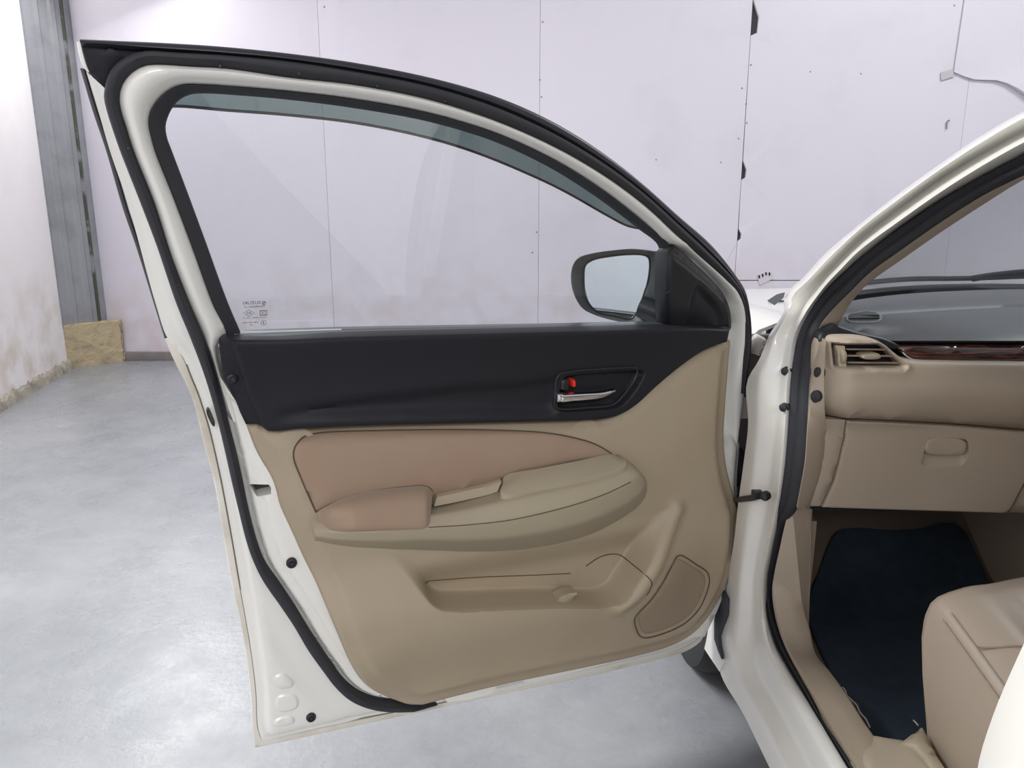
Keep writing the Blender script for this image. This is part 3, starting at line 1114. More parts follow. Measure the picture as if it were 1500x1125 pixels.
ho = cr(dsz([(822.5, 557), (826, 555), (833, 554.5), (834, 571), (822.5, 572)], 0.09), 30, True)
V, F = sheet(ho, dxyz, lambda P, d: 0.078 + rnd(d, 0.005, 0.012), 0.06, 0.006, (0.001, 0.003))
mk('lock_lever', V, F, M['black_plain'], door, angle=60)
ho = cr(dsz([(839, 557), (843.5, 556.5), (844.5, 567), (840.5, 568)], 0.088), 20, True)
V, F = sheet(ho, dxyz, lambda P, d: 0.078 + rnd(d, 0.003, 0.009), 0.06, 0.005, (0.001, 0.002))
mk('lock_mark', V, F, M['red'], door, angle=60, label='small red lock indicator')

# ---- beige door trim
pk = np.vstack([cr(dsz([(553, 806), (570, 820), (590, 841), (618, 872), (634, 889), (648, 896), (664, 898), (740, 895), (813, 892.5), (885, 893), (902, 889), (917, 880), (932, 858), (962, 812), (985, 775), (996, 757), (1000, 750)], 0.104), 260),
                cr(dsz([(992, 744), (960, 738), (920, 745), (880, 760), (800, 780), (700, 785), (630, 792), (600, 797), (560, 798)], 0.075), 110)])
ridge = cr(dsz([(908, 890), (924, 876), (945, 848), (970, 808), (992, 772), (1003, 752)], 0.098), 60)
lip = dsz([(648, 897), (740, 896), (813, 893.5), (893, 894)], 0.098)
zl = float(lip[:, 1].mean())
spk = cr(dsz([(984, 813), (990, 809.5), (1020, 827), (1038, 840), (1042, 852), (1040, 867), (1028, 896), (1008, 916), (980, 930), (948, 938), (940, 934), (928, 908), (928, 900), (944, 876), (966, 840)], 0.08), 90, True)
knee = cr(dsz([(984, 556), (1010, 566), (1026, 590), (1040, 612), (1052, 640), (1066, 690)], 0.08), 50)
zb0 = float(dsz([(620, 1033)], KB)[0, 1])


bot_line = cr(dsz(bb, KB), 140)[:70]


def hf_trim(P, d):
    k = 0.048 + 0.010 * rnd(d, 0.010, 1.0) + 0.010 * sstep(d, 0.020, 0.034)
    # lower panel swells outwards up to the pocket lip
    db = dist(P, bot_line, False)
    sw = sstep(db, 0.03, 0.20) * (1 - sstep(P[:, 1], zl + 0.03, zl + 0.16))
    k = k + 0.036 * sw * (1 - 0.75 * sstep(P[:, 0], 0.80, 0.98))
    dr = dist(P, ridge, False)
    k = k + 0.014 * np.exp(-(dr / 0.016) ** 2)
    ins = inside(P, pk)
    dp = dist(P, pk)
    # pocket: deep at the foot, running out to the panel face under the armrest
    fl = 0.030 + 0.034 * sstep(P[:, 1], zl + 0.05, zl + 0.13)
    wl = 0.010 + 0.020 * sstep(P[:, 1], zl + 0.03, zl + 0.12)
    kin = k + (fl - k) * sstep(dp / wl, 0.0, 1.0)
    k = np.where(ins, kin, k)
    # speaker face
    isp = inside(P, spk)
    k = k - np.where(isp, 0.004 * sstep(dist(P, spk), 0.0, 0.004), 0)
    # front wing of the trim falls back towards the hinge
    sg = side_of(P, knee)
    k = k + 0.014 * sstep(-sg, -0.02, 0.03) * (1 - sstep(-sg, 0.03, 0.25)) * 0
    k = k - 0.020 * sstep(sg * -1, 0.0, 0.05) * np.where(P[:, 0] > 0.93, 1, 0) * 0
    return k


ex = []
c = pk.mean(0)
for off in (-0.007, -0.004, -0.002, 0.0015, 0.003, 0.005, 0.007, 0.009, 0.011, 0.015, 0.020, 0.026):
    t = np.roll(pk, -1, 0) - np.roll(pk, 1, 0)
    nr = np.stack([-t[:, 1], t[:, 0]], -1)
    nr /= np.linalg.norm(nr, axis=1)[:, None] + 1e-9
    ex.append(pk + nr * off)
V, F = sheet(to, dxyz, hf_trim, 0.03, 0.008, (0.003, 0.006, 0.010, 0.020, 0.027, 0.034), extra=np.vstack(ex), lines=[np.vstack([pk, pk[:1]])])
mk('door_trim', V, F, M['beige'], door, angle=70)


def hq(pts, k0):
    """surface height of the trim below photo points"""
    q = dsz(pts, k0)
    d = dist(q, to)
    return q, hf_trim(q, d)


# speaker grille cloth
c = spk.mean(0)
sg = c + (spk - c) * 0.90


def hf_spk(P, d):
    return hf_trim(P, dist(P, to)) + 0.0012 + rnd(d, 0.006, 0.002)


V, F = sheet(sg, dxyz, hf_spk, 0.05, 0.01, (0.002, 0.005))
mk('speaker_grille', V, F, M['grille'], door, angle=60)
A = dxyz(spk[:, 0], spk[:, 1], hf_trim(spk, dist(spk, to)) + 0.0005)
V, F = tube(A, 0.0013, 6, True)
mk('speaker_rim', V, F, M['groove'], door)

# bottle holder ring and pocket liner seam
q = cr(dsz([(868, 838), (890, 824), (912, 820), (928, 828), (935, 842), (932, 858)], 0.06), 40)
A = dxyz(q[:, 0], q[:, 1], hf_trim(q, dist(q, to)) + 0.0006)
V, F = tube(A, 0.0012, 6)
mk('bottle_holder_edge', V, F, M['groove'], door)
q = cr(dsz([(624, 856), (700, 852), (780, 849), (842, 846)], 0.05), 40)
A = dxyz(q[:, 0], q[:, 1], hf_trim(q, dist(q, to)) + 0.0006)
V, F = tube(A, 0.0010, 6)
mk('pocket_seam', V, F, M['groove'], door)
# pocket divider tab standing at the pocket foot
A = D([(812, 893), (820, 876), (832, 870), (845, 868)], 0.078)
B = D([(838, 893), (837, 886), (840, 880), (843, 872)], 0.070)
V, F = band(A, B, [(0, -0.03), (0, 0), (0.3, 0.005), (0.7, 0.004), (1, 0), (1, -0.03)], 16)
mk('pocket_divider', V, F, M['beige_light'], door, angle=50)

# ---- fabric insert
it = [(431, 674), (430, 663), (434, 651), (446, 641.5), (470, 636), (560, 632.5), (660, 631), (740, 631.5), (800, 634), (840, 641), (870, 650), (890, 661), (901, 669)]
ib_ = [(880, 677), (740, 706), (680, 722), (630, 735), (560, 745), (500, 752), (462, 752), (450, 722), (440, 697)]
io = np.vstack([cr(dsz(it, 0.068), 110), dsz(ib_, 0.08)])
V, F = sheet(io, dxyz, lambda P, d: hf_trim(P, dist(P, to)) + 0.001 + rnd(d, 0.010, 0.006) + 0.004 * sstep(d, 0.0, 0.05), 0.05, 0.011, (0.002, 0.005, 0.009))
mk('fabric_insert', V, F, M['fabric'], door, angle=60)
q = cr(dsz([(463, 750), (450, 721), (440, 697)] + it, 0.068), 140)
A = dxyz(q[:, 0], q[:, 1], hf_trim(q, dist(q, to)) + 0.0015)
V, F = tube(A, 0.0017, 6)
mk('insert_seam', V, F, M['groove'], door)

# ---- armrest: rows run front to back, each point (u, v, height)
rowsA = [
    [(452, 760, .066), (458, 770, .078), (460, 777, .086), (461, 786, .086), (462, 793, .064)],
    [(500, 752, .070), (500, 768, .100), (500, 780, .112), (501, 791, .106), (502, 800, .066)],
    [(560, 746, .070), (560, 765, .120), (560, 779, .132), (560, 793, .124), (560, 804, .066)],
    [(628, 742, .076), (628, 755, .124), (627, 773, .140), (626, 791, .132), (625, 806, .066)],
    [(680, 730, .076), (681, 746.5, .128), (690, 769.5, .146), (696, 791, .138), (698, 808, .066)],
    [(738, 713, .076), (738, 734, .132), (752, 762, .149), (768, 785, .142), (772, 804, .066)],
    [(820, 690, .076), (822, 717, .134), (836, 742, .150), (850, 767, .143), (856, 786, .066)],
    [(870, 677, .076), (874, 706, .132), (886, 725, .146), (900, 747, .139), (906, 762, .066)],
    [(902, 669, .074), (914, 694, .124), (924, 707, .136), (936, 725, .128), (942, 735, .066)],
    [(918, 673, .068), (928, 686, .100), (937, 696, .112), (945, 708, .104), (949, 714, .064)],
    [(927, 678, .060), (931, 683, .062), (937, 690, .064), (944, 697, .062), (947, 702, .060)],
]
R = np.array(rowsA)
G3 = np.stack([dpx(R[:, j]) for j in range(R.shape[1])], 1)
along = np.stack([cr(G3[:, j], 70) for j in range(G3.shape[1])], 1)
# round the section
sec = []
for i in range(len(along)):
    P5 = along[i]
    pts = []
    for j in range(4):
        a, b2 = P5[j], P5[j + 1]
        lo_t, hi_t = (0.0 if j == 0 else 0.14), (1.0 if j == 3 else 0.86)
        for t in np.linspace(lo_t, hi_t, 4):
            pts.append(a + (b2 - a) * t)
        if j < 3:
            c3 = P5[j + 2]
            pa, pc = a + (b2 - a) * 0.86, b2 + (c3 - b2) * 0.14
            pts.append(0.25 * pa + 0.5 * b2 + 0.25 * pc)
    sec.append(pts)
sec = np.array(sec)
V, F = loft([sec[:, j] for j in range(sec.shape[1])])
mk('armrest', V, F, M['beige_light'], door, angle=60)
q = np.array([(628, 772.5, .141), (690, 768.5, .147), (752, 761, .150), (836, 741, .151), (886, 724, .147), (924, 706, .137)])
V, F = tube(cr(dpx(q) , 60), 0.0009, 6)
mk('armrest_seam', V, F, M['groove'], door)

# top plate with the window switch, and the pull cup beside it
pl = [(737, 703, .080), (790, 692, .080), (850, 680, .080), (898, 670.5, .080), (912, 673, .084), (918, 681, .098), (914, 691, .118), (870, 703, .126), (800, 719, .126), (736, 731, .124), (732, 724, .112), (737, 712, .095)]
tp = cr(dpx(pl), 70, True)
bt = tp - np.array([0, 0, 0.02])
tp2 = tp + np.array([0, 0, 0.006])
cc = tp2.mean(0)
ring2 = cc + (tp2 - cc) * 0.975 + np.array([0, 0, 0.0025])
V, F = loft([bt, tp2, ring2], closed_c=True)
F = F + [list(range(2 * 70, 3 * 70))]
mk('switch_plate', V, F, M['beige_light'], door, angle=60)
sw = dpx([(829, 695.5, .094), (850, 691.5, .094), (852.5, 697, .106), (833, 701.5, .106)]) + np.array([0, 0, 0.0075])
V = np.vstack([sw - [0, 0, 0.01], sw + [0, 0, 0.003]])
F = [(3, 2, 1, 0), (4, 5, 6, 7)] + [(i, (i + 1) % 4, 4 + (i + 1) % 4, 4 + i) for i in range(4)]
mk('window_switch', V, F, M['black_plain'], door, smooth=False)
sw = dpx([(852, 691, .094), (867, 688.5, .094), (858, 695, .103), (853.5, 697, .106)]) + np.array([0, 0, 0.0075])
V = np.vstack([sw - [0, 0, 0.01], sw + [0, 0, 0.003]])
mk('switch_paddle', V, F, M['beige'], door, smooth=False)
# pull cup: lip at its back
A = dpx([(640, 725.5, .078), (680, 717, .078), (722, 707.5, .078), (734, 703.5, .080)])
B = dpx([(636, 742, .092), (680, 733, .092), (716, 724.5, .092), (729, 720, .092)])
V, F = band(A, B, [(0, -0.02), (0, 0), (0.1, 0.004), (0.5, 0.001), (1.0, 0.0), (1.0, -0.02)], 24)
mk('pull_cup', V, F, M['beige'], door, angle=50)

# elbow pad
top = cr(np.array([(464, 749), (490, 735.5), (520, 724.5), (560, 716.5), (600, 712.5), (618, 711.5), (628, 714), (634, 720)]), 50)
bot = cr(np.array([(469, 768), (478, 776), (500, 778), (560, 777.5), (600, 776.5), (620, 775.5), (627, 772), (630, 766)]), 50)
e = np.linspace(0, 1, 50)
endf = np.clip(sstep(e, 0, 0.14), 0, 1) * (1 - 0.9 * sstep(e, 0.93, 1.0))
kt = 0.075 + 0.004 * e
kbm = 0.080 + 0.055 * sstep(e, 0, 0.35)
cs = []
for t, bu in ((0.0, 0.0), (0.02, 0.010), (0.08, 0.020), (0.2, 0.030), (0.4, 0.032), (0.6, 0.026), (0.8, 0.018), (0.92, 0.013), (0.98, 0.007), (1.0, 0.0), (1.0, -0.03)):
    uv = top + (bot - top) * t
    kk = kt + (kbm - kt) * t + bu * endf
    cs.append(dpx(np.c_[uv, kk]))
V, F = loft(cs)
mk('elbow_pad', V, F, M['fabric'], door, angle=70)
V, F = tube(cs[0], 0.0013, 6)
mk('pad_seam', V, F, M['groove'], door)

# ---- plugs in the pressed panel
for u, v, k, r, fl in ((427, 824, 0.046, 0.0095, 0.95), (455.5, 1050, 0.026, 0.0088, 1.0)):
    plug(D([(u, v)], k)[0], DN3, r, door, h=1.5, flat=fl)
q = cr(D([(302, 600), (305, 598), (311, 610), (315, 622), (313, 625), (307, 616)], 0.0235), 24, True)
cc = q.mean(0)
V, F = loft([q - DN3 * 0.01, q + DN3 * 0.001, cc + (q - cc) * 0.8 + DN3 * 0.0015, cc + (q - cc) * 0.7 - DN3 * 0.002], closed_c=True)
F = F + [list(range(3 * 24, 4 * 24))]
mk('oval_grommet', V, F, mat('dull_olive_plug', (0.05, 0.05, 0.04), 0.6), door, angle=50)

# ---- mirror: sail, shell, glass
sl = np.vstack([cr(dsz([(990, 358), (1040, 403), (1060, 426), (1070, 446), (1074, 466), (1074, 484)], 0.03), 40), dsz([(1030, 486), (978, 486), (976, 430), (977, 372)], 0.03)])
sr = cr(dsz([(984, 370), (1020, 398), (1052, 428), (1064, 446), (1069, 464), (1070, 490)], 0.03), 40)


def hf_sail(P, d):
    k = 0.020 + rnd(d, 0.006, 0.008)
    sg = side_of(P, sr)
    k = k + 0.008 * sstep(-sg, 0.0, 0.008)
    k = k - 0.010 * sstep(P[:, 0], 0.88, 0.90) * sstep(-sg, 0.010, 0.03)
    return k


V, F = sheet(sl, dxyz, hf_sail, -0.012, 0.006, (0.002, 0.005))
mk('mirror_sail', V, F, M['black_plain'], door, angle=60)

mc = D([(905, 420)], -0.13)[0]
mn = -0.62 * DE3 + 0.78 * DN3 + np.array([0, 0, 0.05])
mn /= np.linalg.norm(mn)


def mpx(pts, off=0.0):
    d = rays(np.asarray(pts, float))
    c = mc + mn * off - np.array([0, 0, EYE])
    t = (c @ mn) / (d @ mn)
    p = d * t[:, None]
    p[:, 2] += EYE
    return p


shell = [(836, 411), (838, 390), (846, 378), (867, 371), (898, 366.5), (925, 364.5), (951, 367), (974, 372), (990, 400), (990, 440), (984, 470), (950, 474), (910, 472), (867, 460), (852, 451), (841, 433)]
mgl = [(855.5, 402), (858, 388.5), (868.5, 381), (895, 375.5), (921, 373), (943, 374), (950, 378), (951.5, 388.5), (949, 411), (943, 430), (936, 450), (929, 463), (921, 467), (902, 463), (876, 457), (863, 444.5), (857, 426)]
So = cr(mpx(shell, 0.012), 80, True)
Gi = cr(mpx(mgl, 0.0), 80, True)
# start both loops at their leftmost point
cc = So.mean(0)
gc = Gi.mean(0)
ang = lambda L, c: np.arctan2((L - c)[:, 2], (L - c) @ np.cross(mn, [0, 0, 1]))


def order(L, c, n=80):
    a = ang(L, c)
    i = np.argsort(a)
    aa = np.concatenate([a[i] - 2 * math.pi, a[i], a[i] + 2 * math.pi])
    LL = np.vstack([L[i]] * 3)
    x = np.linspace(-math.pi, math.pi, n, endpoint=False)
    return np.stack([np.interp(x, aa, LL[:, j]) for j in range(3)], -1)


gs = order(Gi, gc)
ss = order(So, gc)
rim_in = gc + (gs - gc) * 1.03
back = []
for f, o in ((1.0, -0.002), (1.005, -0.02), (0.97, -0.05), (0.86, -0.085), (0.62, -0.11), (0.3, -0.122)):
    back.append(cc + (ss - cc) * f + mn * o)
V, F = loft([rim_in - mn * 0.006, rim_in + mn * 0.002, rim_in + (ss - rim_in) * 0.12 + mn * 0.004, rim_in + (ss - rim_in) * 0.9 + mn * 0.004] + back, closed_c=True)
F = F + [list(range(9 * 80, 10 * 80))]
mk('mirror_shell', V, F, M['mirror_plastic'], door, angle=50)
V, F = loft([gs - mn * 0.004, gs], closed_c=True)
F = F + [list(range(80, 160))]
mk('mirror_glass', V, F, M['mirror'], door, angle=30, label='silver reflecting mirror glass')
V, F = tube(gc + (gs - gc) * 1.012 + mn * 0.001, 0.0022, 6, True)
mk('mirror_glass_edge', V, F, M['black_plain'], door)
# foot that carries the mirror out from the door
a0 = D([(985, 466)], -0.01)[0]
a1 = cc + (a0 - cc) * 0.35 + np.array([0, 0, -0.02])
P = np.array([a0 + t * (a1 - a0) for t in np.linspace(0, 1, 8)])
V, F = tube(P, 0.024, 12)
mk('mirror_foot', V, F, M['black_plain'], door)

# ---- print on the glass, seen from behind


def ink_text(body, u0, u1, v, name='glass_print'):
    """u0..u1 = left and right pixel, v = baseline row; lettering is mirrored, as seen from inside"""
    cu = bpy.data.curves.new('txt', 'FONT')
    cu.body = body
    ob = bpy.data.objects.new('txt', cu)
    COL.objects.link(ob)
    dg = bpy.context.evaluated_depsgraph_get()
    me = ob.evaluated_get(dg).to_mesh()
    Vt = np.array([tuple(x.co) for x in me.vertices])
    Ft = [list(p.vertices) for p in me.polygons]
    bpy.data.objects.remove(ob)
    return Vt, Ft


def place_text(body, u0, u1, vt_, vb):
    Vt, Ft = ink_text(body, u0, u1, vb)
    lo, hi = Vt.min(0), Vt.max(0)
    a = dsz([(u0, vb), (u1, vb), (u0, vt_)], -0.0095)
    x = (Vt[:, 0] - lo[0]) / (hi[0] - lo[0])
    y = (Vt[:, 1] - lo[1]) / (hi[1] - lo[1])
    s = a[1, 0] + (a[0, 0] - a[1, 0]) * x
    z = a[0, 1] + (a[2, 1] - a[0, 1]) * y
    return dxyz(s, z, -0.0096), Ft


def ring_ink(pts, w, n=40, closed=True):
    q = cr(dsz(pts, -0.0095), n, closed) if len(pts) > 6 else dsz(pts, -0.0095)
    t = (np.roll(q, -1, 0) - np.roll(q, 1, 0)) if closed else np.gradient(q, axis=0)
    nr = np.stack([-t[:, 1], t[:, 0]], -1)
    nr /= np.linalg.norm(nr, axis=1)[:, None]
    a, b2 = q + nr * w, q - nr * w
    return loft([dxyz(a[:, 0], a[:, 1], -0.0096), dxyz(b2[:, 0], b2[:, 1], -0.0096)], closed_c=closed)


def circ(u, v, ru, rv, n=16):
    return [(u + ru * math.cos(a), v + rv * math.sin(a)) for a in np.linspace(0, 2 * math.pi, n, endpoint=False)]


parts = [
    place_text('SUZUKI', 356, 382, 441.8, 446.2),
    place_text('S', 384.5, 388.5, 441.4, 446.8),
    ring_ink(circ(386.5, 444, 2.3, 2.5), 0.0004),
    place_text('TEMPERED-LT', 357, 388.5, 448.6, 451.4),
    ring_ink([(356.5, 458.6), (364.7, 454.2), (373, 458.6), (364.7, 463.4)], 0.0004),
    place_text('AIS', 361, 368.5, 457, 460.4),
    ring_ink([(381, 455.2), (391, 455), (391, 461.6), (381, 461.8)], 0.0007),
    place_text('CA', 383, 389.5, 456.6, 460.4),
    place_text('ASAHI INDIA  43R LT', 355.5, 391, 465.4, 467.2),
    place_text('43R-001583', 355.5, 379, 471.8, 474),
    place_text('1', 385.5, 386.9, 471, 474.6),
    ring_ink(circ(386.2, 472.7, 3.8, 3.6), 0.0003),
    place_text('IS', 366, 369.5, 475.2, 477.2),
]
V, F = join(*parts)
mk('glass_print', V, F, M['ink'], door, smooth=False, recalc=False)

# ---- hinge side
V, F = box((0, 0, 0), (1, 1, 1))
hp = D([(1082, 579), (1095, 583), (1095, 606), (1090, 611), (1081, 611)], 0.0)
V = np.vstack([hp - DN3 * 0.05, hp + DN3 * 0.012])
nH = len(hp)
F = [list(range(nH))[::-1], list(range(nH, 2 * nH))] + [(i, (i + 1) % nH, nH + (i + 1) % nH, nH + i) for i in range(nH)]
mk('hinge', V, F, M['paint'], door, smooth=False)
hp = D([(1063, 818), (1071, 812), (1071, 832), (1066, 842)], 0.02)
V = np.vstack([hp - DN3 * 0.05, hp + DN3 * 0.004])
F = [(3, 2, 1, 0), (4, 5, 6, 7)] + [(i, (i + 1) % 4, 4 + (i + 1) % 4, 4 + i) for i in range(4)]
mk('hinge', V, F, M['paint'], door, smooth=False)
# rubber wiring boot
P = D([(1078, 655), (1080, 668), (1080, 685), (1078, 700), (1074, 712)], 0.005)
V, F = tube(cr(P, 24), np.interp(np.linspace(0, 1, 24), [0, .12, .5, .88, 1], [0.006, 0.016, 0.018, 0.016, 0.008]), 14)
mk('wiring_boot', V, F, M['rubber'], door)
# check strap
P = np.vstack([D([(1072, 734)], 0.02), bpx([(1088, 731, 0.0), (1104, 729, 0.0), (1112, 727, 0.002)])])
V1 = tube(cr(P, 12), 0.0065, 8)
c = bpx([(1121, 726.5, 0.004)])[0]
V2 = lathe(c, (-0.7, -0.7, 0), [(0.005, -0.010), (0.0095, -0.006), (0.010, 0.003), (0.007, 0.008), (0.002, 0.009)], 12)
c = bpx([(1109, 724, 0.0)])[0]
V3 = box(c - [0.010, 0.008, 0.008], c + [0.010, 0.008, 0.008], 0.002)
V, F = join(V1, V2, V3)
mk('check_strap', V, F, M['black_plain'], door, angle=40)

# ================================================================== body of the car
def rows_px(rows, ks, n, tail=None):
    R = np.array(rows, float)
    cols = []
    for j in range(R.shape[1]):
        kk = ks[j]
        P = bpx(R[:, j], kk)
        cols.append(cr(P, n))
    return cols


ROWS = [
    [(1640, 95), (1640, 105), (1640, 122), (1640, 138), (1640, 160)],
    [(1500, 163), (1500, 172), (1500, 192), (1500, 208), (1500, 228)],
    [(1440, 197), (1440, 207), (1440, 224), (1440, 242), (1440, 259)],
    [(1380, 238), (1380, 246), (1380, 260), (1380, 280), (1380, 293)],
    [(1320, 281), (1320, 289), (1320, 303), (1320, 322), (1320, 333)],
    [(1260, 328), (1260, 335), (1260, 350), (1260, 366), (1260, 380)],
    [(1208, 372), (1213, 379), (1226, 384), (1232, 394), (1242, 396)],
    [(1178, 405), (1184, 410), (1203, 409), (1212, 415), (1224, 412)],
    [(1150, 432), (1160, 434), (1186, 432), (1197, 434), (1206, 431)],
    [(1147, 459), (1152, 459), (1172, 458), (1180, 458), (1188, 458)],
    [(1127, 490), (1136, 490), (1155, 490), (1164, 490), (1173, 490)],
    [(1113, 525), (1125, 525), (1148, 525), (1157, 525), (1166, 525)],
    [(1094, 560), (1112, 560), (1142, 560), (1153, 560), (1162, 560)],
    [(1096, 620), (1110, 620), (1138, 620), (1150, 620), (1159, 620)],
    [(1089, 680), (1105, 680), (1132, 680), (1145, 680), (1154, 680)],
    [(1081, 740), (1098, 740), (1124, 740), (1137, 740), (1145, 740)],
    [(1074, 800), (1090, 800), (1113, 800), (1125, 800), (1133, 800)],
    [(1065, 850), (1084, 850), (1105, 850), (1117, 850), (1124, 850)],
    [(1060, 900), (1080, 900), (1104, 900), (1117, 900), (1125, 900)],
    [(1051, 955), (1074, 950), (1104, 945), (1124, 942), (1137, 947)],
    [(1056, 988), (1078, 984), (1110, 982), (1138, 980), (1156, 984)],
    [(1090, 1048), (1110, 1042), (1140, 1038), (1170, 1032), (1186, 1032)],
    [(1127, 1124), (1150, 1118), (1180, 1112), (1208, 1102), (1221, 1090)],
    [(1200, 1270), (1225, 1262), (1255, 1254), (1288, 1242), (1302, 1230)],
    [(1330, 1530), (1355, 1520), (1385, 1508), (1418, 1496), (1434, 1484)],
]
NB = 150
cols = rows_px(ROWS, [0.0, 0.004, 0.030, 0.030, 0.048], NB)
# rows cross the pillar; keep the cross-sections paired by row
R = np.array(ROWS, float)
rowf = np.clip((11 - np.arange(len(R))) / 4.0, 0, 1)
ctl = np.stack([bpx(np.c_[R[:, j], k0 + (k1 - k0) * rowf]) for j, (k0, k1) in enumerate([(0.0, 0.034), (0.004, -0.004), (0.030, 0.038), (0.030, 0.010), (0.048, 0.050)])], 1)   # rows x 5 x 3
RAIL = [np.array([0.012, -1.30, 0.025]), np.array([0.014, -0.75, 0.045]), np.array([0.010, -0.32, 0.036])]     # roof rail running rearwards
ctl = np.vstack([[ctl[0] + r_ for r_ in RAIL], ctl])
NB = 210
flat = cr(ctl.reshape(len(ctl), -1), NB).reshape(NB, 5, 3)


def subdiv_section(S, corner=0.18):
    out = []
    for P in S:
        pts = [P[0]]
        for j in range(len(P) - 1):
            a, b2 = P[j], P[j + 1]
            lo_t = 0.0 if j == 0 else corner
            hi_t = 1.0 if j == len(P) - 2 else 1 - corner
            for t in np.linspace(lo_t, hi_t, 3):
                pts.append(a + (b2 - a) * t)
            if j < len(P) - 2:
                c3 = P[j + 2]
                pa, pc = a + (b2 - a) * (1 - corner), b2 + (c3 - b2) * corner
                pts.append(0.25 * pa + 0.5 * b2 + 0.25 * pc)
        out.append(pts[1:])
    return np.array(out)


secs = subdiv_section(flat)
# return flange into the structure so the pillar is a closed box
inn0 = flat[:, 0] + np.array([0.06, 0.012, 0.0])
inn1 = flat[:, 4] + np.array([0.012, 0.03, -0.005])
cs = [secs[:, j] for j in range(secs.shape[1])] + [inn1, inn0]
Vb, Fb = loft(cs, closed_r=True, caps=True)
body = mk('body_side', Vb, Fb, M['paint'], car, angle=60, label='white front pillar and door sill')
# the far side of the shell, same pressing mirrored about the car's centre line
Vm = np.array(Vb).copy()
Vm[:, 0] = 2.68 - Vm[:, 0]
mk('body_side', Vm, Fb, M['paint'], car, angle=60, label='white pillar and sill of the far side')

S2 = [(1640, 190), (1500, 257), (1440, 287), (1380, 325), (1320, 367), (1272, 402), (1248, 426), (1220, 454), (1204, 474), (1197, 492), (1194, 512), (1190, 536), (1186, 560), (1184, 600), (1182, 630), (1179, 676), (1172, 716), (1164, 748),
      (1148, 772), (1141, 804), (1134, 836), (1130, 866), (1133, 896), (1140, 924), (1152, 954), (1168, 984), (1184, 1012), (1206, 1054), (1230, 1092), (1251, 1124), (1330, 1250), (1470, 1500)]
S1 = [tuple(x) for x in R[:, 4]]
a0, b0 = bpx(S1, 0.048), bpx(S2, 0.060)
a0 = np.vstack([[a0[0] + r_ for r_ in RAIL], a0])
b0 = np.vstack([[b0[0] + r_ for r_ in RAIL], b0])
A, B = match(a0, b0, 320)
ax = np.array([-0.80, -0.55, 0.15])
# outward direction of the seal: away from the cabin, towards the viewer's side
zd = 0.9 * sstep(0.62 - A[:, 2], 0.0, 0.18)
od = np.stack([-1 + 0.3 * zd, np.full(len(A), -0.3), zd], -1)
cs = [A + (B - A) * t + od * h for t, h in ((0.0, -0.015), (0.0, 0.0), (0.06, 0.008), (0.22, 0.012), (0.36, 0.005), (0.44, 0.004), (0.56, 0.009), (0.8, 0.011), (0.95, 0.006), (1.0, 0.0), (0.8, -0.012))]
V, F = loft(cs, closed_r=True, caps=True)
mk('opening_seal', V, F, M['rubber'], body, angle=50)

# buffers and plugs on the hinge pillar
for u, v in ((1153.5, 543), (1151, 596)):
    c = bpx([(u, v)], 0.034)[0]
    V, F = lathe(c, (-0.75, -0.65, 0), [(0.008, -0.004), (0.009, 0.003), (0.006, 0.005), (0.008, 0.011), (0.004, 0.014), (0.001, 0.0145)], 14)
    mk('door_buffer', V, F, M['rubber'], body)

# ---- pillar trim inside the screen
GE = [(1640, 196), (1500, 263), (1440, 300), (1380, 339), (1320, 381), (1280, 409), (1260, 427), (1242, 450), (1231, 470), (1224, 479), (1205, 486)]
A, B = match(bpx(GE, 0.100), bpx(S2[:9] + [(1199, 486)], 0.058), 60)
cs = [A + np.array([0.01, 0.04, 0]), A, A + (B - A) * 0.1 + np.array([-0.004, -0.004, 0]), A + (B - A) * 0.5 + np.array([-0.006, -0.006, 0]), B, B + np.array([0.01, 0.04, 0])]
V, F = loft(cs, closed_r=True, caps=True)
mk('pillar_trim', V, F, M['dash_beige'], car, angle=50)
Vm = np.array(V).copy(); Vm[:, 0] = 2.68 - Vm[:, 0]
mk('pillar_trim', Vm, F, M['dash_beige'], car, angle=50)

# ---- sill trim
SI = [(1190, 747), (1188, 772), (1182, 806), (1177, 840), (1176, 866), (1178, 890), (1186, 920), (1194, 956), (1216, 984), (1242, 1020), (1266, 1058), (1280, 1078), (1310, 1125), (1390, 1250), (1530, 1500)]
SO = [(1156, 746), (1149, 772), (1142, 804), (1135, 836), (1131, 866), (1134, 896), (1141, 924), (1153, 954), (1169, 984), (1185, 1012), (1207, 1054), (1231, 1092), (1252, 1124), (1331, 1250), (1471, 1500)]
a = bpx(SO, 0.056)
b2 = bpx(SI, 0.118)
A, B = match(a, b2, 90)
m1 = A + (B - A) * 0.08 + np.array([-0.003, -0.002, 0.008])
m2 = A + (B - A) * 0.5 + np.array([-0.002, -0.006, 0.006])
m3 = A + (B - A) * 0.92 + np.array([0, -0.004, 0.004])
low = B.copy(); low[:, 2] = np.minimum(B[:, 2] - 0.03, 0.30); low[:, 0] += 0.03; low[:, 1] += 0.02
ins_ = A.copy(); ins_[:, 2] -= 0.02; ins_[:, 0] += 0.01
V, F = loft([A, m1, m2, m3, B, low, ins_], closed_r=True, caps=True)
mk('sill_trim', V, F, M['dash_beige'], car, angle=50)


def flat_z(zz):
    def f(x, y, k):
        x, y, k = np.broadcast_arrays(np.asarray(x, float), np.asarray(y, float), np.asarray(k, float))
        return np.stack([x, y, zz + k], -1)
    return f


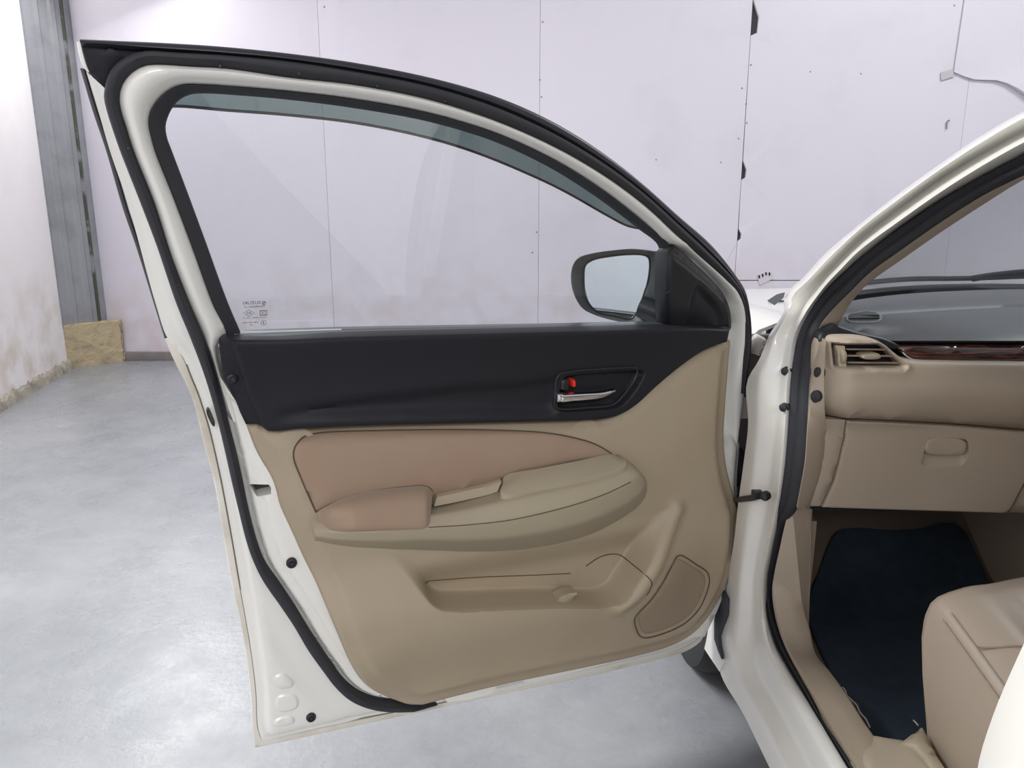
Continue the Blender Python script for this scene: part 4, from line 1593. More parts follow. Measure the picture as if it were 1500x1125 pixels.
q = zpx([(1244, 1112), (1262, 1078), (1278, 1075), (1300, 1079), (1322, 1082), (1338, 1090), (1354, 1106), (1374, 1130), (1470, 1260), (1330, 1262)], 0.395)[:, :2]
V, F = sheet(q, flat_z(0.385), lambda P, d: rnd(d, 0.02, 0.016), -0.08, 0.012, (0.003, 0.008, 0.015))
mk('sill_end_trim', V, F, M['dash_beige'], car, angle=60)
q = zpx([(1318, 1083), (1334, 1072), (1346, 1063), (1354, 1060), (1372, 1098), (1392, 1128), (1372, 1128), (1352, 1104), (1338, 1090)], 0.41)[:, :2]
V, F = sheet(q, flat_z(0.40), lambda P, d: rnd(d, 0.008, 0.010), -0.09, 0.012, (0.003, 0.006))
mk('seat_side_cover', V, F, M['beige_light'], car, angle=60)

# ---- dashboard
ZD = [0.60, 0.664, 0.855, 0.885, 0.925, 0.96, 1.00, 1.05]
YD = [1.405, 1.40, 1.372, 1.345, 1.328, 1.338, 1.352, 1.37]


def yd(z):
    return np.interp(z, ZD, YD)


def dashxyz(x, z, k):
    x, z, k = np.broadcast_arrays(np.asarray(x, float), np.asarray(z, float), np.asarray(k, float))
    return np.stack([x, yd(z) - k, z], -1)


def dashpx(pts, k=0.0):
    pts = np.asarray(pts, float)
    d = rays(pts[:, :2])
    kk = pts[:, 2] if pts.shape[1] > 2 else k
    t = np.full(len(pts), 1.4)
    for _ in range(80):
        t = 0.5 * t + 0.5 * (yd(EYE + t * d[:, 2]) - kk) / d[:, 1]
    p = d * t[:, None]
    p[:, 2] += EYE
    return p


def dxz(pts, k=0.0):
    return dashpx(pts, k)[:, [0, 2]]


XL, XR = 0.585, 2.095
tp = cr(dxz([(1203, 560), (1203.5, 520), (1206, 505), (1213, 496.5), (1226, 493.5), (1262, 493.5), (1284, 498), (1300, 507), (1313, 518), (1324, 525.5), (1346, 530), (1400, 531.5), (1500, 533)]), 70)
btm = dxz([(1500, 631), (1400, 622.5), (1300, 617.5), (1242, 615), (1204, 613.5), (1203, 590)])
zt, zb_ = float(tp[-1, 1]), float(btm[0, 1])
o = np.vstack([tp, [(1.4, zt), (2.0, zt + 0.0), (XR, zt), (XR, zb_), (1.4, zb_)], btm])
vent_hole = dxz([(1226.5, 506.5), (1291, 506), (1300, 512), (1325.5, 536), (1324.5, 538.5), (1229.5, 539)])


def hf_dash(P, d):
    k = -0.012 + rnd(d, 0.012, 0.012)
    k = k - 0.030 * (np.clip((0.625 - P[:, 0]) / 0.04, 0, 1) ** 2)
    dv = dist(P, vent_hole)
    k = k + 0.004 * np.exp(-((dv - 0.006) / 0.004) ** 2)
    return k


ex = []
c = vent_hole.mean(0)
vr = np.vstack([vent_hole[i] + (vent_hole[(i + 1) % 6] - vent_hole[i]) * t for i in range(6) for t in np.linspace(0, 1, 12, endpoint=False)])
for f in (1.03, 1.06, 1.10, 1.15, 1.2):
    ex.append(c + (vr - c) * f)
V, F = sheet(o, dashxyz, hf_dash, -0.05, 0.014, (0.002, 0.005, 0.009, 0.012), holes=[vr], extra=np.vstack(ex))
dash = mk('dashboard', V, F, M['dash_beige'], car, angle=60, label='beige and black dashboard')

# vent
bx = np.array([c + (vent_hole - c) * 1.08])[0]
V, F = sheet(bx, dashxyz, lambda P, d: np.full(len(P), -0.045), -0.06, 0.03, ())
mk('vent_back', V, F, mat('vent_dark', (0.012, 0.009, 0.007), 0.7), dash, smooth=False)
lb = dxz([(1228.5, 507.5), (1239.5, 507.5), (1242, 538), (1231, 538.5)], -0.006)
V, F = sheet(lb, dashxyz, lambda P, d: -0.012 + rnd(d, 0.002, 0.002), -0.045, 0.01, (0.001, 0.002))
mk('vent_cheek', V, F, M['dash_beige'], dash)
c0 = dashpx([(1234.5, 522.5)], -0.008)[0]
V, F = lathe(c0, (1, 0, 0), [(0.010, -0.0035), (0.0125, -0.002), (0.0125, 0.002), (0.010, 0.0035)], 20)
mk('vent_thumbwheel', V, F, M['beige_light'], dash, angle=40)
for (u0, v0, u1, v1) in ((1240.5, 512, 1301, 512.6), (1241.5, 521.6, 1314, 522), (1242.5, 531.6, 1324, 532.2)):
    a = dashpx([(u0, v0), (u1, v1)], -0.014)
    cs = []
    for dy, dz in ((0.0, -0.0011), (-0.0015, 0.0), (0.0, 0.0011), (0.010, 0.0008), (0.010, -0.0008)):
        cs.append(a + np.array([0, dy, dz]))
    V, F = loft(cs, closed_r=True, caps=True)
    mk('vent_slat', V, F, M['dash_beige'], dash, angle=40)
kq = cr(dxz([(1262, 522), (1267, 518.5), (1287, 518), (1290.5, 521), (1289, 525), (1264, 525.5)], -0.004), 30, True)
V, F = sheet(kq, dashxyz, lambda P, d: -0.006 + rnd(d, 0.003, 0.006), -0.03, 0.006, (0.001, 0.002))
mk('vent_knob', V, F, M['beige_light'], dash, angle=60)

# dark upper dash
NXD = 50
X = np.linspace(0.592, 2.088, NXD)
yw = 1.60 + 0.45 * (1 - ((X - 1.34) / 0.75) ** 2)
profD = [(1.47, 0.955), (1.445, 0.985), (1.44, 1.004), (1.405, 1.010), (1.392, 1.017), (1.400, 1.024), (1.44, 1.031), (1.50, 1.038), (1.56, 1.047), (1.64, 1.054), (1.655, 1.051), (1.67, 1.058), (1.78, 1.066), (1.90, 1.064), (2.05, 1.046), (2.05, 0.95)]
cs = []
for (y, z) in profD:
    fy = (yw - 1.392) / 0.658
    yy = 1.392 + (y - 1.392) * np.where(y > 1.45, fy, 1.0)
    sag = 0.012 * ((X - 1.34) / 0.75) ** 2
    cs.append(np.stack([X, yy, np.full(NXD, z) - sag * (z > 1.02)], -1))
V, F = loft(cs, closed_r=True, caps=True)
mk('dash_top', V, F, M['dash'], dash, angle=40)

# black end of the dash top beside the pillar trim
be = cr(dxz([(1199, 505), (1200, 494), (1206, 486), (1216, 482), (1226, 476), (1236, 479), (1262, 487), (1300, 496), (1330, 512), (1290, 512), (1240, 512), (1212, 510)], -0.03), 60, True)
V, F = sheet(be, dashxyz, lambda P, d: -0.042 + rnd(d, 0.006, 0.012), -0.06, 0.01, (0.002, 0.005))
mk('dash_top_end', V, F, M['black_plain'], dash, angle=60)

# wood strip with its bright lip
w0 = cr(dxz([(1310, 507), (1316, 511), (1325, 520), (1335, 526), (1350, 529.5), (1400, 531), (1500, 532.5)], -0.03), 60)
z_w = float(w0[-1, 1])
o = np.vstack([w0, [(2.0, z_w), (2.0, z_w + 0.034)], dxz([(1500, 506.5), (1400, 506.5)], -0.03)])
V, F = sheet(o, dashxyz, lambda P, d: -0.034 + rnd(d, 0.010, 0.008), -0.07, 0.015, (0.002, 0.005, 0.009))
mk('wood_strip', V, F, M['wood'], dash, angle=60)
A = dashpx([(1322, 516), (1328, 521.5), (1336, 526), (1348, 528.5)], -0.022)
V, F = tube(cr(A, 16), 0.0011, 6)
mk('wood_strip_lip', V, F, M['chrome'], dash)

# defroster outlet
def dash_top_z(x, y):
    fy = (1.60 + 0.45 * (1 - ((x - 1.34) / 0.75) ** 2) - 1.392) / 0.658
    yo = 1.392 + (y - 1.392) / fy
    zz = np.interp(yo, [a_[0] for a_ in profD[5:14]], [a_[1] for a_ in profD[5:14]])
    return zz - 0.012 * ((x - 1.34) / 0.75) ** 2


def on_dash(pts, lift=0.0):
    q = zpx(pts, 1.045)
    for _ in range(25):
        zt_ = dash_top_z(q[:, 0], q[:, 1])
        q = 0.5 * q + 0.5 * zpx(pts, zt_)
    q[:, 2] = dash_top_z(q[:, 0], q[:, 1]) + lift
    return q


q = cr(on_dash([(1240, 466), (1243, 461), (1252, 459.5), (1270, 456.5), (1284, 457.5), (1290, 463), (1289, 469), (1282, 472), (1250, 472), (1243, 471)]), 40, True)
V, F = tube(q, 0.0026, 8, True)
mk('defroster_rim', V, F, mat('pale_outlet_rim', (0.30, 0.34, 0.33), 0.5), dash)
V = np.vstack([q - [0, 0, 0.01], q + [0, 0, 0.0018]])
F = grid_faces(2, 40, False, True) + [list(range(40, 80))]
mk('defroster_well', V, F, M['black_plain'], dash, smooth=False)
for v in (464.5, 468.2):
    a = on_dash([(1244, v), (1287, v - 0.6)], 0.003)
    V, F = tube(np.linspace(a[0], a[1], 6), 0.0014, 6)
    mk('defroster_slat', V, F, M['dash'], dash)

# glove box lid and its catch
gz = dxz([(1242, 617.5), (1300, 619.5), (1400, 624.5), (1500, 633), (1512, 634), (1506, 700), (1478, 753), (1400, 750.5), (1300, 747.5), (1206, 744.5), (1214, 726), (1223, 706), (1230, 680), (1239, 642)])
gl_ = np.vstack([gz[i] + (gz[(i + 1) % len(gz)] - gz[i]) * t for i in range(len(gz)) for t in np.linspace(0, 1, 8, endpoint=False)])
hr = cr(dxz([(1360, 643), (1364, 642), (1416, 645), (1418.5, 648), (1416.5, 672), (1410, 680), (1402, 683), (1352, 682), (1350, 679), (1354, 660)]), 50, True)


def hf_glove(P, d):
    k = -0.006 + rnd(d, 0.004, 0.006)
    ins = inside(P, hr)
    zz = (P[:, 1] - hr[:, 1].min()) / (np.ptp(hr[:, 1]))
    k = k - np.where(ins, 0.022 * sstep(dist(P, hr), 0.0, 0.004) * np.clip(1.2 * zz + 0.1, 0, 1), 0)
    return k


ch = hr.mean(0)
V, F = sheet(gl_, dashxyz, hf_glove, -0.03, 0.012, (0.001, 0.003, 0.005), extra=np.vstack([ch + (hr - ch) * f for f in (1.05, 1.0, 0.96, 0.9, 0.8, 0.65, 0.4)]))
mk('glove_box_lid', V, F, M['dash_beige'], dash, angle=60)
hh = cr(dxz([(1361, 644), (1415.5, 647), (1415, 664), (1411, 666.5), (1357, 663.5)], 0.002), 40, True)
V, F = sheet(hh, dashxyz, lambda P, d: -0.004 + rnd(d, 0.004, 0.006), -0.012, 0.006, (0.001, 0.003))
mk('glove_box_catch', V, F, M['dash_beige'], dash, angle=60)
# end panel beside the lid
ep = dxz([(1206, 615), (1240, 616.5), (1237, 642), (1228, 680), (1221, 706), (1203, 743), (1176, 743), (1190, 715), (1201, 676), (1205, 640)])
V, F = sheet(ep, dashxyz, lambda P, d: -0.006 + rnd(d, 0.004, 0.005), -0.04, 0.012, (0.001, 0.003))
mk('dash_end_panel', V, F, M['dash_beige'], dash, angle=60)
# dark structure behind the lid and a panel beside it
V, F = box((0.60, 1.432, 0.66), (2.08, 1.47, 0.96))
mk('dash_core', V, F, M['black_plain'], dash, smooth=False)
cp = dxz([(1482, 752), (1509, 702), (1514, 640), (1640, 650), (1640, 760)])
V, F = sheet(cp, dashxyz, lambda P, d: -0.006 + rnd(d, 0.004, 0.006), -0.03, 0.02, (0.001, 0.003))
mk('centre_panel', V, F, M['dash_beige'], dash, angle=60)
V, F = box((1.22, 1.33, 0.32), (1.46, 1.95, 0.66), 0.03)
mk('centre_console', V, F, M['dash_beige'], dash)
V, F = box((1.32, 0.4, 0.30), (1.48, 1.36, 0.52), 0.03)
mk('centre_console', V, F, M['dash_beige'], dash)

# outboard end of the dash, with two round plugs
SO2 = [(1196, 506), (1191, 536), (1187, 560), (1185, 600), (1183, 630), (1180, 676), (1173, 716), (1168, 745)]
SI2 = [(1210, 498), (1208, 530), (1207, 560), (1208, 600), (1211, 640), (1207, 676), (1198, 712), (1186, 745)]
A, B = cr(bpx(SO2, 0.058), 40), cr(dashpx(SI2, -0.006), 40)
cs = [A + np.array([0.01, 0.05, 0]), A, A + (B - A) * 0.15 + np.array([-0.004, -0.004, 0]), A + (B - A) * 0.6 + np.array([-0.002, -0.004, 0]), B, B + np.array([0.005, 0.05, 0])]
V, F = loft(cs, closed_r=True, caps=True)
mk('dash_end_cap', V, F, M['dash_beige'], dash, angle=50)
for u, v, r in ((1199.5, 546, 0.0105), (1196, 580.5, 0.0115)):
    j = np.argmin(np.abs(np.array(SO2)[:, 1] - v))
    pa, pb = bpx([(np.interp(v, np.array(SO2)[:, 1], np.array(SO2)[:, 0]), v)], 0.058)[0], dashpx([(np.interp(v, np.array(SI2)[:, 1], np.array(SI2)[:, 0]), v)], -0.006)[0]
    ua, ub = np.interp(v, np.array(SO2)[:, 1], np.array(SO2)[:, 0]), np.interp(v, np.array(SI2)[:, 1], np.array(SI2)[:, 0])
    p = pa + (pb - pa) * (u - ua) / (ub - ua)
    nr = np.cross(pb - pa, [0, 0, 1.0]); nr /= np.linalg.norm(nr)
    if nr[1] > 0:
        nr = -nr
    V, F = lathe(p, nr, [(r, -0.008), (r, 0.0045), (r * 0.8, 0.006), (r * 0.1, 0.0062)], 20, 0.8)
    mk('round_plug', V, F, M['rubber'], dash)

# ---- windscreen, wiper, cowl
na, nb_ = 30, 16
a = np.linspace(0, 1, na)
cs = []
for b in np.linspace(0, 1, nb_):
    x0 = 0.63 + 0.13 * b
    Xw = x0 + (2.68 - 2 * x0) * a
    q = 1 - ((Xw - 1.34) / 0.75) ** 2
    Yb = 1.63 + 0.45 * q
    Yt = 0.98 + 0.20 * q
    Zb = 1.03 + 0.012 * q
    Zt = 1.375 + 0.055 * q
    bow = 0.025 * math.sin(math.pi * b)
    cs.append(np.stack([Xw, Yb + (Yt - Yb) * b + bow * 0.6, Zb + (Zt - Zb) * b + bow], -1))
Vw, Fw = loft(cs)
off = np.array([0, -0.003, -0.004])
Vw2, Fw2 = loft([c_ + off for c_ in cs])
V, F = join((Vw, Fw), (Vw2, [f[::-1] for f in Fw2]))
mk('windscreen', V, F, M['screen'], car, recalc=False, angle=60)
Xc = np.linspace(0.82, 1.90, 40)
q = 1 - ((Xc - 1.34) / 0.75) ** 2
Yc = 1.64 + 0.45 * q
cow = [np.stack([Xc, Yc + dy, np.full(40, z) + 0.012 * q], -1) for dy, z in ((-0.006, 1.012), (0.0, 1.038), (0.03, 1.046), (0.07, 1.036), (0.10, 1.02), (0.10, 0.98))]
V, F = loft(cow, closed_r=True, caps=True)
mk('cowl', V, F, M['rubber'], car, angle=40)
for pts, r in (([(1262, 415), (1300, 411), (1340, 408.5), (1400, 408), (1440, 407), (1520, 404)], 0.007), ([(1425, 408), (1450, 404), (1480, 400.5), (1530, 396)], 0.009)):
    P = cr(np.array(pts, float), 24)
    xx = np.interp(P[:, 0], [1262, 1530], [0.93, 1.45])
    yy = 1.66 + 0.45 * (1 - ((xx - 1.34) / 0.75) ** 2)
    P3 = ypx(P, yy)
    V, F = tube(P3, r, 8)
    mk('wiper', V, F, M['black_plain'], car)

# ---- front wing and bonnet
Ys = np.linspace(1.69, 3.15, 30)
secF = [(0.53, 0.40), (0.515, 0.55), (0.488, 0.70), (0.492, 0.82), (0.508, 0.905), (0.524, 0.955), (0.56, 0.992), (0.60, 1.008), (0.645, 1.022)]
cs = []
for (x, z) in secF:
    top = max(0.0, (z - 0.6) / 0.4)
    dd = (Ys - 1.69)
    zz = z - top * (0.012 * dd + 0.035 * dd ** 2)
    if z < 0.56:
        zz = np.where(np.abs(Ys - 2.02) < 0.345, np.maximum(zz, 0.305 + np.sqrt(np.clip(0.345 ** 2 - (Ys - 2.02) ** 2, 0, None))), zz)
    if z == 0.70 or z == 0.55:
        pass
    xx = x + 0.10 * np.clip((Ys - 2.5) / 0.65, 0, 1) ** 2
    cs.append(np.stack([xx, Ys, np.minimum(zz, 0.66 if z < 0.56 else 9)], -1))
cs2 = [c_ + np.array([0.01, 0.0, -0.004]) for c_ in cs[::-1]]
V, F = loft(cs + cs2, closed_r=True, caps=True)
mk('front_wing', V, F, M['paint'], car, angle=50)
Yh = np.linspace(2.16, 3.2, 14)
Xh = np.linspace(0.645, 2.035, 24)
cs = []
for y in Yh:
    q = 1 - ((Xh - 1.34) / 0.70) ** 2
    y0 = 1.74 + 0.45 * q
    yy = y0 + (3.2 - y0) * (y - 2.16) / 1.04
    dd = yy - 1.69
    cs.append(np.stack([Xh, yy, 1.020 + 0.018 * q - 0.012 * dd - 0.035 * dd ** 2], -1))
V, F = loft(cs)
V2 = V - np.array([0, 0, 0.012])
V, F = join((V, F), (V2, [f[::-1] for f in F]))
mk('bonnet', V, F, M['paint'], car, recalc=False, angle=50)
# corner where bonnet, pillar and wing meet
q = bpx([(1124, 440), (1138, 431), (1150, 428), (1148, 436), (1135, 447)], 0.035)
V = np.vstack([q, q + np.array([0.01, 0.03, -0.004])])
n5 = 5
F = [list(range(5)), list(range(5, 10))[::-1]] + [(i, (i + 1) % 5, 5 + (i + 1) % 5, 5 + i) for i in range(5)]
mk('screen_corner', V, F, M['liner'], car, smooth=False)
# wing tail behind the wheel and the hollow behind the hinges
q = bpx([(1050, 884), (1041, 905), (1036, 925), (1027, 943), (1040, 963), (1054, 984), (1060, 968), (1053, 950), (1050, 925), (1055, 890)], -0.004)
V = np.vstack([q, q + np.array([0.03, 0.01, 0])])
nq = len(q)
F = [list(range(nq)), list(range(nq, 2 * nq))[::-1]] + [(i, (i + 1) % nq, nq + (i + 1) % nq, nq + i) for i in range(nq)]
mk('wing_tail', V, F, M['paint'], car, smooth=False)
q = bpx([(1058, 866), (1064, 878), (1063, 902), (1057, 918), (1052, 934), (1053, 948), (1057, 966), (1051, 952), (1046, 936), (1046, 908), (1050, 886)], -0.008)
V = np.vstack([q, q + np.array([0.008, 0.004, 0])])
nq = len(q)
F = [list(range(nq)), list(range(nq, 2 * nq))[::-1]] + [(i, (i + 1) % nq, nq + (i + 1) % nq, nq + i) for i in range(nq)]
mk('arch_slot_dark', V, F, M['liner'], car, smooth=False)  # dark slab added to stand for the dark open slot at the arch liner
V, F = box((0.53, -1.7, 0.19), (2.15, 1.62, 0.245), 0.01)
mk('underbody', V, F, M['liner'], car)
V, F = box((0.72, 1.62, 0.19), (1.96, 3.15, 0.30), 0.01)
mk('underbody', V, F, M['liner'], car)
V, F = box((0.505, 1.668, 0.30), (0.60, 1.684, 0.985), 0.004)
mk('inner_wing', V, F, M['steel'], car)
q = bpx([(1098, 500), (1112, 494), (1124, 500), (1120, 515), (1112, 521), (1098, 516)], 0.02)
V = np.vstack([q, q + np.array([0.01, 0.05, 0])])
F = [list(range(6)), list(range(6, 12))[::-1]] + [(i, (i + 1) % 6, 6 + (i + 1) % 6, 6 + i) for i in range(6)]
mk('wing_bracket', V, F, M['paint_dirty'], car, smooth=False)
q = bpx([(1121, 502), (1123, 508), (1118, 514), (1115, 520)], 0.012)
V, F = tube(cr(q, 8), 0.006, 8)
mk('wing_bolt', V, F, M['steel'], car)
# arch liner and front wheel
th = np.linspace(-0.25, math.pi + 0.35, 40)
cs = []
for x, r in ((0.53, 0.335), (0.57, 0.345), (0.606, 0.345)):
    cs.append(np.stack([np.full(40, x), 2.02 - r * np.cos(th), 0.305 + r * np.sin(th)], -1))
V, F = loft(cs)
V2, F2 = loft([c_ * 1.0 + np.array([0, 0, 0.004]) for c_ in cs])
V, F = join((V, F), (V2, F2))
mk('arch_liner', V, F, M['liner'], car)
wc = (0.575, 1.955, 0.296)
V, F = lathe(wc, (-1, 0, 0), [(0.19, -0.09), (0.25, -0.098), (0.282, -0.088), (0.295, -0.06), (0.296, 0.0), (0.295, 0.06), (0.282, 0.088), (0.25, 0.098), (0.205, 0.092), (0.19, 0.08)], 56)
wheel = mk('front_wheel', V, F, M['tyre'], car, angle=30, label='black front tyre')
V, F = lathe(wc, (-1, 0, 0), [(0.188, -0.02), (0.19, 0.082), (0.18, 0.084), (0.165, 0.05), (0.06, 0.06), (0.05, 0.075), (0.005, 0.076)], 40)
mk('wheel_rim', V, F, M['rim'], wheel, angle=30)

# ---- floor pan, carpet, kick panel
def floor_z(y):
    return np.where(y < 1.70, 0.30, 0.30 + 0.77 * (y - 1.70))


Yf = np.concatenate([np.linspace(-0.3, 1.66, 8), np.linspace(1.70, 2.04, 5)])
cs = [np.stack([np.array([0.585, 2.095]), np.full(2, y), np.full(2, float(floor_z(y)))], -1) for y in Yf]
cs2 = [c_ - np.array([0, 0, 0.05]) for c_ in cs[::-1]]
V, F = loft(cs + cs2, closed_r=True, caps=True)
mk('carpet', V, F, M['carpet'], car, angle=30)
V, F = box((0.7, 2.03, 0.3), (2.0, 2.05, 1.02))
mk('bulkhead', V, F, M['dash'], car, smooth=False)
q = np.array([(0.630, 1.45, 0.29), (0.672, 1.70, 0.29), (0.70, 1.80, 0.37), (0.725, 1.92, 0.46), (0.725, 1.92, 0.53), (0.665, 1.66, 0.60), (0.630, 1.45, 0.63)])
V = np.vstack([q, q + np.array([-0.03, 0, 0])])
nq = len(q)
F = [list(range(nq)), list(range(nq, 2 * nq))[::-1]] + [(i, (i + 1) % nq, nq + (i + 1) % nq, nq + i) for i in range(nq)]
mk('kick_panel', V, F, M['kick'], car, smooth=False)
V, F = box((0.60, 1.45, 0.655), (1.30, 2.03, 0.675), 0.004)
mk('under_dash_cover', V, F, M['carpet'], car)
q = np.array([(0.622, 1.52, 0.28), (0.72, 2.03, 0.28), (0.72, 2.03, 1.0), (0.622, 1.52, 1.0), (0.622, 1.52, 0.68)])
V = np.vstack([q, q + np.array([-0.02, 0, 0])])
F = [list(range(5)), list(range(5, 10))[::-1]] + [(i, (i + 1) % 5, 5 + (i + 1) % 5, 5 + i) for i in range(5)]
mk('cabin_side', V, F, M['carpet'], car, smooth=False)

# loose floor mat
mo = cr(np.array([(0.652, 1.16), (0.655, 1.26), (0.672, 1.42), (0.690, 1.55), (0.715, 1.66), (0.775, 1.75), (0.855, 1.845), (0.90, 1.855), (1.0, 1.852), (1.09, 1.858), (1.14, 1.868), (1.19, 1.86), (1.200, 1.80), (1.195, 1.66), (1.19, 1.3), (1.14, 1.08), (0.95, 1.05), (0.74, 1.09), (0.665, 1.13)]), 120, True)


def mat_surf(x, y, k):
    x, y, k = np.broadcast_arrays(np.asarray(x, float), np.asarray(y, float), np.asarray(k, float))
    sl = 0.77 * 0.03 * np.logaddexp(0, (y - 1.69) / 0.03)
    return np.stack([x, y, 0.302 + sl + k], -1)


V, F = sheet(mo, mat_surf, lambda P, d: 0.004 + rnd(d, 0.004, 0.006) + 0.002 * np.sin(P[:, 0] * 19) * np.sin(P[:, 1] * 13), 0.001, 0.03, (0.002, 0.004))
fm = mk('floor_mat', V, F, M['mat'], angle=60)
tag(fm, 'dark navy carpet mat in the passenger footwell', 'floor mat')
P = zpx([(1234, 1007), (1238, 1011), (1240, 1018), (1248, 1026), (1255, 1033), (1260, 1044), (1268, 1053), (1274, 1065)], 0.345)
V, F = tube(cr(P, 30), 0.0016, 6)
th_ = mk('frayed_thread', V, F, M['thread'], fm)
P = zpx([(1338, 1055), (1342, 1059), (1345, 1063)], 0.36)
V, F = tube(cr(P, 8), 0.0014, 6)
mk('frayed_thread', V, F, M['thread'], fm)

# ---- front seat
ns = 46
Xs = np.concatenate([[0.702, 0.694, 0.691, 0.694, 0.699, 0.705, 0.716], np.linspace(0.735, 1.165, ns - 14), [1.184, 1.195, 1.201, 1.206, 1.209, 1.206, 1.198]])


def seat_top(x, y):
    ze = 0.582 + 0.25 * (y - 0.955)
    xx = (x - 0.70) / 0.50
    bol = 0.016 * np.exp(-((xx - 0.14) / 0.07) ** 2) + 0.016 * np.exp(-((xx - 0.86) / 0.07) ** 2)
    gro = -0.012 * np.exp(-((xx - 0.29) / 0.022) ** 2) - 0.012 * np.exp(-((xx - 0.71) / 0.022) ** 2)
    gro = gro * sstep(1.16 - np.asarray(y, float), 0.02, 0.14)
    bol = bol * (0.35 + 0.65 * sstep(1.16 - np.asarray(y, float), 0.0, 0.15))
    return ze + bol + gro + 0.012 * np.sin(math.pi * np.clip(xx, 0, 1))


zfrac = np.concatenate([[0.0, 0.3, 0.55, 0.75, 0.88, 0.95, 0.985], np.ones(ns - 14), [0.985, 0.95, 0.88, 0.75, 0.55, 0.3, 0.0]])
Yfr = 1.158 + 0.050 * np.sin(math.pi * np.clip((Xs - 0.70) / 0.50, 0, 1)) ** 2
cs = []
for fz, oy in ((0.0, -0.095), (0.25, -0.070), (0.55, -0.034), (0.8, -0.004), (0.92, 0.0), (0.975, -0.006), (0.995, -0.018), (1.0, -0.045), (1.0, -0.09), (1.0, -0.15), (1.0, -0.22), (1.0, -0.30), (1.0, -0.40), (1.0, -0.52), (0.9, -0.55), (0.0, -0.56)):
    zz_ = zfrac * fz
    y = Yfr + np.minimum(oy, np.interp(zz_, [0, 0.25, 0.55, 0.8, 0.92], [-0.095, -0.070, -0.034, -0.004, 0.0]))
    zt_ = seat_top(Xs, np.minimum(y, 1.158))
    z = 0.33 + (zt_ - 0.33) * zfrac * fz
    cs.append(np.stack([Xs, y, z], -1))
V, F = loft(cs, closed_r=False)
F = F + [list(range(ns))[::-1]]
seat = mk('front_seat', V, F, M['leather'], car, angle=75, label='beige leather front seat cushion')


def seat_pt(x, y, lift=0.001):
    return np.array([x, y, float(seat_top(np.array(x), np.array(min(y, 1.158)))) + lift])


for dx in (0.0, 0.012):
    P = np.array([[0.700 + dx, y, 0.33 + (seat_top(0.70 + dx, min(y, 1.158)) - 0.33) * (0.952 if dx == 0 else 0.992) + 0.0005] for y in np.linspace(0.64, 1.105, 30)])
    V, F = tube(P, 0.0011, 6)
    mk('side_stitch', V, F, M['stitch'], seat)
P = np.array([seat_pt(x, y) for x, y in cr(np.array([(0.712, 1.03), (0.74, 1.02), (0.79, 1.0), (0.845, 0.965)]), 20)])
V, F = tube(P, 0.0016, 6)
mk('cushion_seam', V, F, M['stitch'], seat)
P = np.array([seat_pt(0.846 + 0.003 * math.sin(y * 9), y, -0.0005) for y in np.linspace(0.62, 1.12, 30)])
V, F = tube(P, 0.0018, 6)
mk('cushion_seam', V, F, M['stitch'], seat)
P = np.array([seat_pt(x, 0.985, 0.0005) for x in np.linspace(0.85, 1.05, 20)])
V, F = tube(P, 0.0016, 6)
mk('cushion_seam', V, F, M['stitch'], seat)
# backrest
cs = []
for f in np.linspace(0, 1, 12):
    z = 0.50 + 0.62 * f
    y0 = 0.60 - 0.20 * f
    wd = 0.25 * (1 - 0.18 * f ** 3) * (1 if f < 0.97 else 0.85)
    a = np.linspace(0, 2 * math.pi, 28, endpoint=False)
    ca, sa = np.cos(a), np.sin(a)
    cs.append(np.stack([0.95 + wd * np.sign(ca) * np.abs(ca) ** 0.6, y0 + 0.065 * np.sign(sa) * np.abs(sa) ** 0.6, np.full(28, z)], -1))
V, F = loft(cs, closed_c=True, caps=True)
mk('seat_back', V, F, M['leather'], seat, angle=75)
V, F = tube(np.array([(0.735, 1.03, 0.36), (0.725, 1.035, 0.40), (0.722, 1.03, 0.43)]), 0.006, 8)
mk('seat_runner', V, F, M['chrome'], seat)

# ---- rear door, roof, far side
ed = [(1500, 937), (1487, 965), (1473, 996), (1462, 1022), (1452, 1048), (1441, 1080), (1433, 1107), (1429, 1130)]
pe = ypx(ed, 0.575)[:, [0, 2]]
lowp = np.array([(pe[-1, 0] - 0.004, 0.66), (pe[-1, 0] - 0.004, 0.56), (pe[-1, 0] + 0.004, 0.44), (pe[-1, 0] + 0.02, 0.33), (pe[-1, 0] + 0.035, 0.27)])
upp = np.array([(0.475, 0.965), (0.49, 0.985)])
pe = np.vstack([upp[::-1], pe, lowp])
pe = cr(pe, 50)
cs = []
for y, dx in ((0.555, 0.05), (0.565, 0.02), (0.572, 0.006), (0.575, 0.0015), (0.573, 0.0), (0.5, 0.0), (0.3, -0.003), (0.0, -0.004), (-0.4, 0.0), (-0.42, 0.05)):
    cs.append(np.stack([pe[:, 0] + dx, np.full(50, y), pe[:, 1]], -1))
V, F = loft(cs)
Vin, Fin = box((pe[:, 0].max() - 0.02, -0.4, 0.30), (pe[:, 0].max() + 0.03, 0.55, 0.955), 0.01)
V, F = join((V, F), (Vin, Fin))
rd = mk('rear_door', V, F, M['paint'], car, angle=50, label='white front edge of the closed rear door')
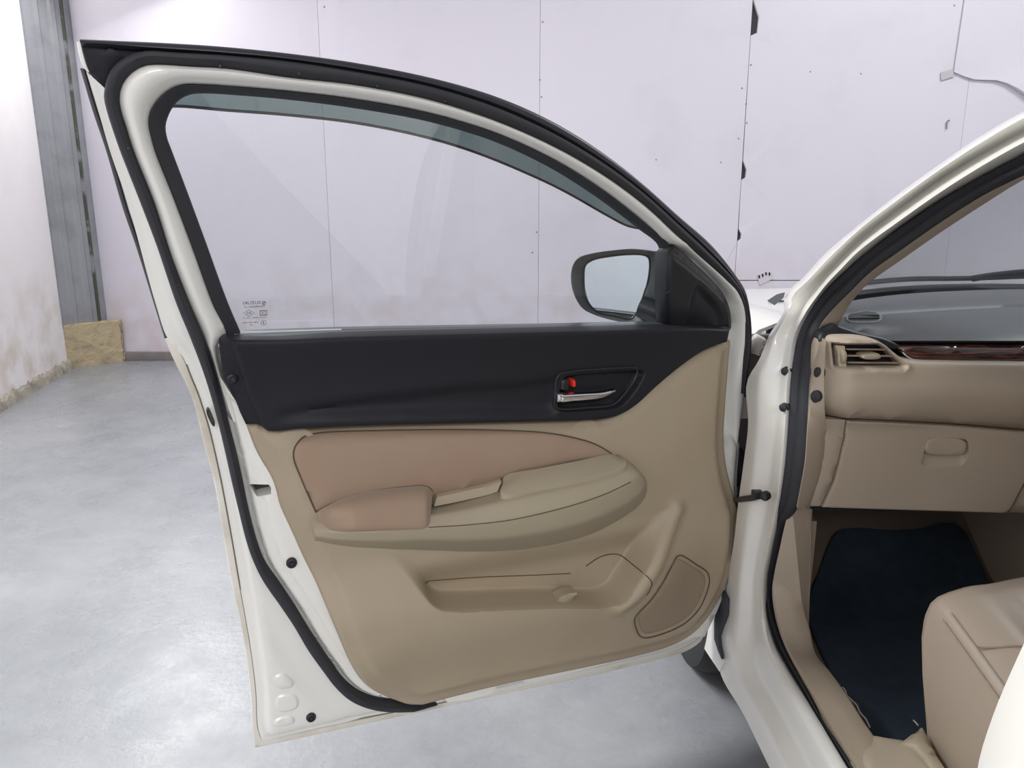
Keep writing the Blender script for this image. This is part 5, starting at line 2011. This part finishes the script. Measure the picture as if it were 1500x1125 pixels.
# rear quarter
cs = []
for y, dx in ((-0.43, 0.05), (-0.432, 0.0), (-0.9, 0.01), (-1.5, 0.06), (-1.75, 0.14)):
    cs.append(np.stack([pe[:, 0] + dx, np.full(50, y), pe[:, 1]], -1))
cs += [c_ + np.array([0.03, 0, 0]) for c_ in cs[::-1]]
V, F = loft(cs, closed_r=True, caps=True)
mk('rear_quarter', V, F, M['paint'], car, angle=50)
# centre pillar above the belt
cs = []
for z in np.linspace(0.38, 1.41, 12):
    x0 = float(xs(z)) + 0.02
    yy = 0.56 - 0.06 * max(0, z - 0.9)
    cs.append(np.array([(x0 + 0.006, yy - 0.06, z), (x0, yy - 0.05, z), (x0, yy - 0.012, z), (x0 + 0.008, yy, z), (x0 + 0.04, yy + 0.008, z), (x0 + 0.05, yy, z), (x0 + 0.056, yy - 0.05, z), (x0 + 0.05, yy - 0.06, z)]))
V, F = loft(cs, closed_c=True, caps=True)
mk('centre_pillar', V, F, M['paint'], car, angle=40)
# roof with its lining
na = 26
a = np.linspace(0, 1, na)
cs = []
for f in np.linspace(0, 1, 14):
    Xr = 0.655 + (2.025 - 0.655) * a
    q = 1 - ((Xr - 1.34) / 0.70) ** 2
    yf = 0.90 + 0.28 * q
    y = yf + (-1.2 - yf) * f
    z = 1.400 + 0.060 * q + 0.035 * math.sin(math.pi * min(1, f * 1.1 + 0.05)) - 0.05 * f ** 3
    cs.append(np.stack([Xr, y, z], -1))
Vr, Fr = loft(cs + [c_ - np.array([0, 0, 0.014]) for c_ in cs[::-1]], closed_r=True, caps=True)
roof = mk('roof', Vr, Fr, M['paint'], car, angle=40)
Vl, Fl = loft([c_ - np.array([0, 0, 0.020]) for c_ in cs] + [c_ - np.array([0, 0, 0.03]) for c_ in cs[::-1]], closed_r=True, caps=True)
mk('roof_lining', Vl, Fl, M['headliner'], roof, angle=40)
V, F = box((2.10, -0.4, 0.28), (2.19, 1.62, 0.985), 0.03)
fd = mk('far_door', V, F, M['paint'], car)
V, F = box((2.07, -0.38, 0.34), (2.105, 1.38, 0.96), 0.015)
mk('far_door_trim', V, F, M['dash_beige'], fd)
V, F = box((0.62, -1.25, 0.25), (2.06, -1.15, 0.98), 0.02)
mk('rear_bulkhead', V, F, M['headliner'], car)
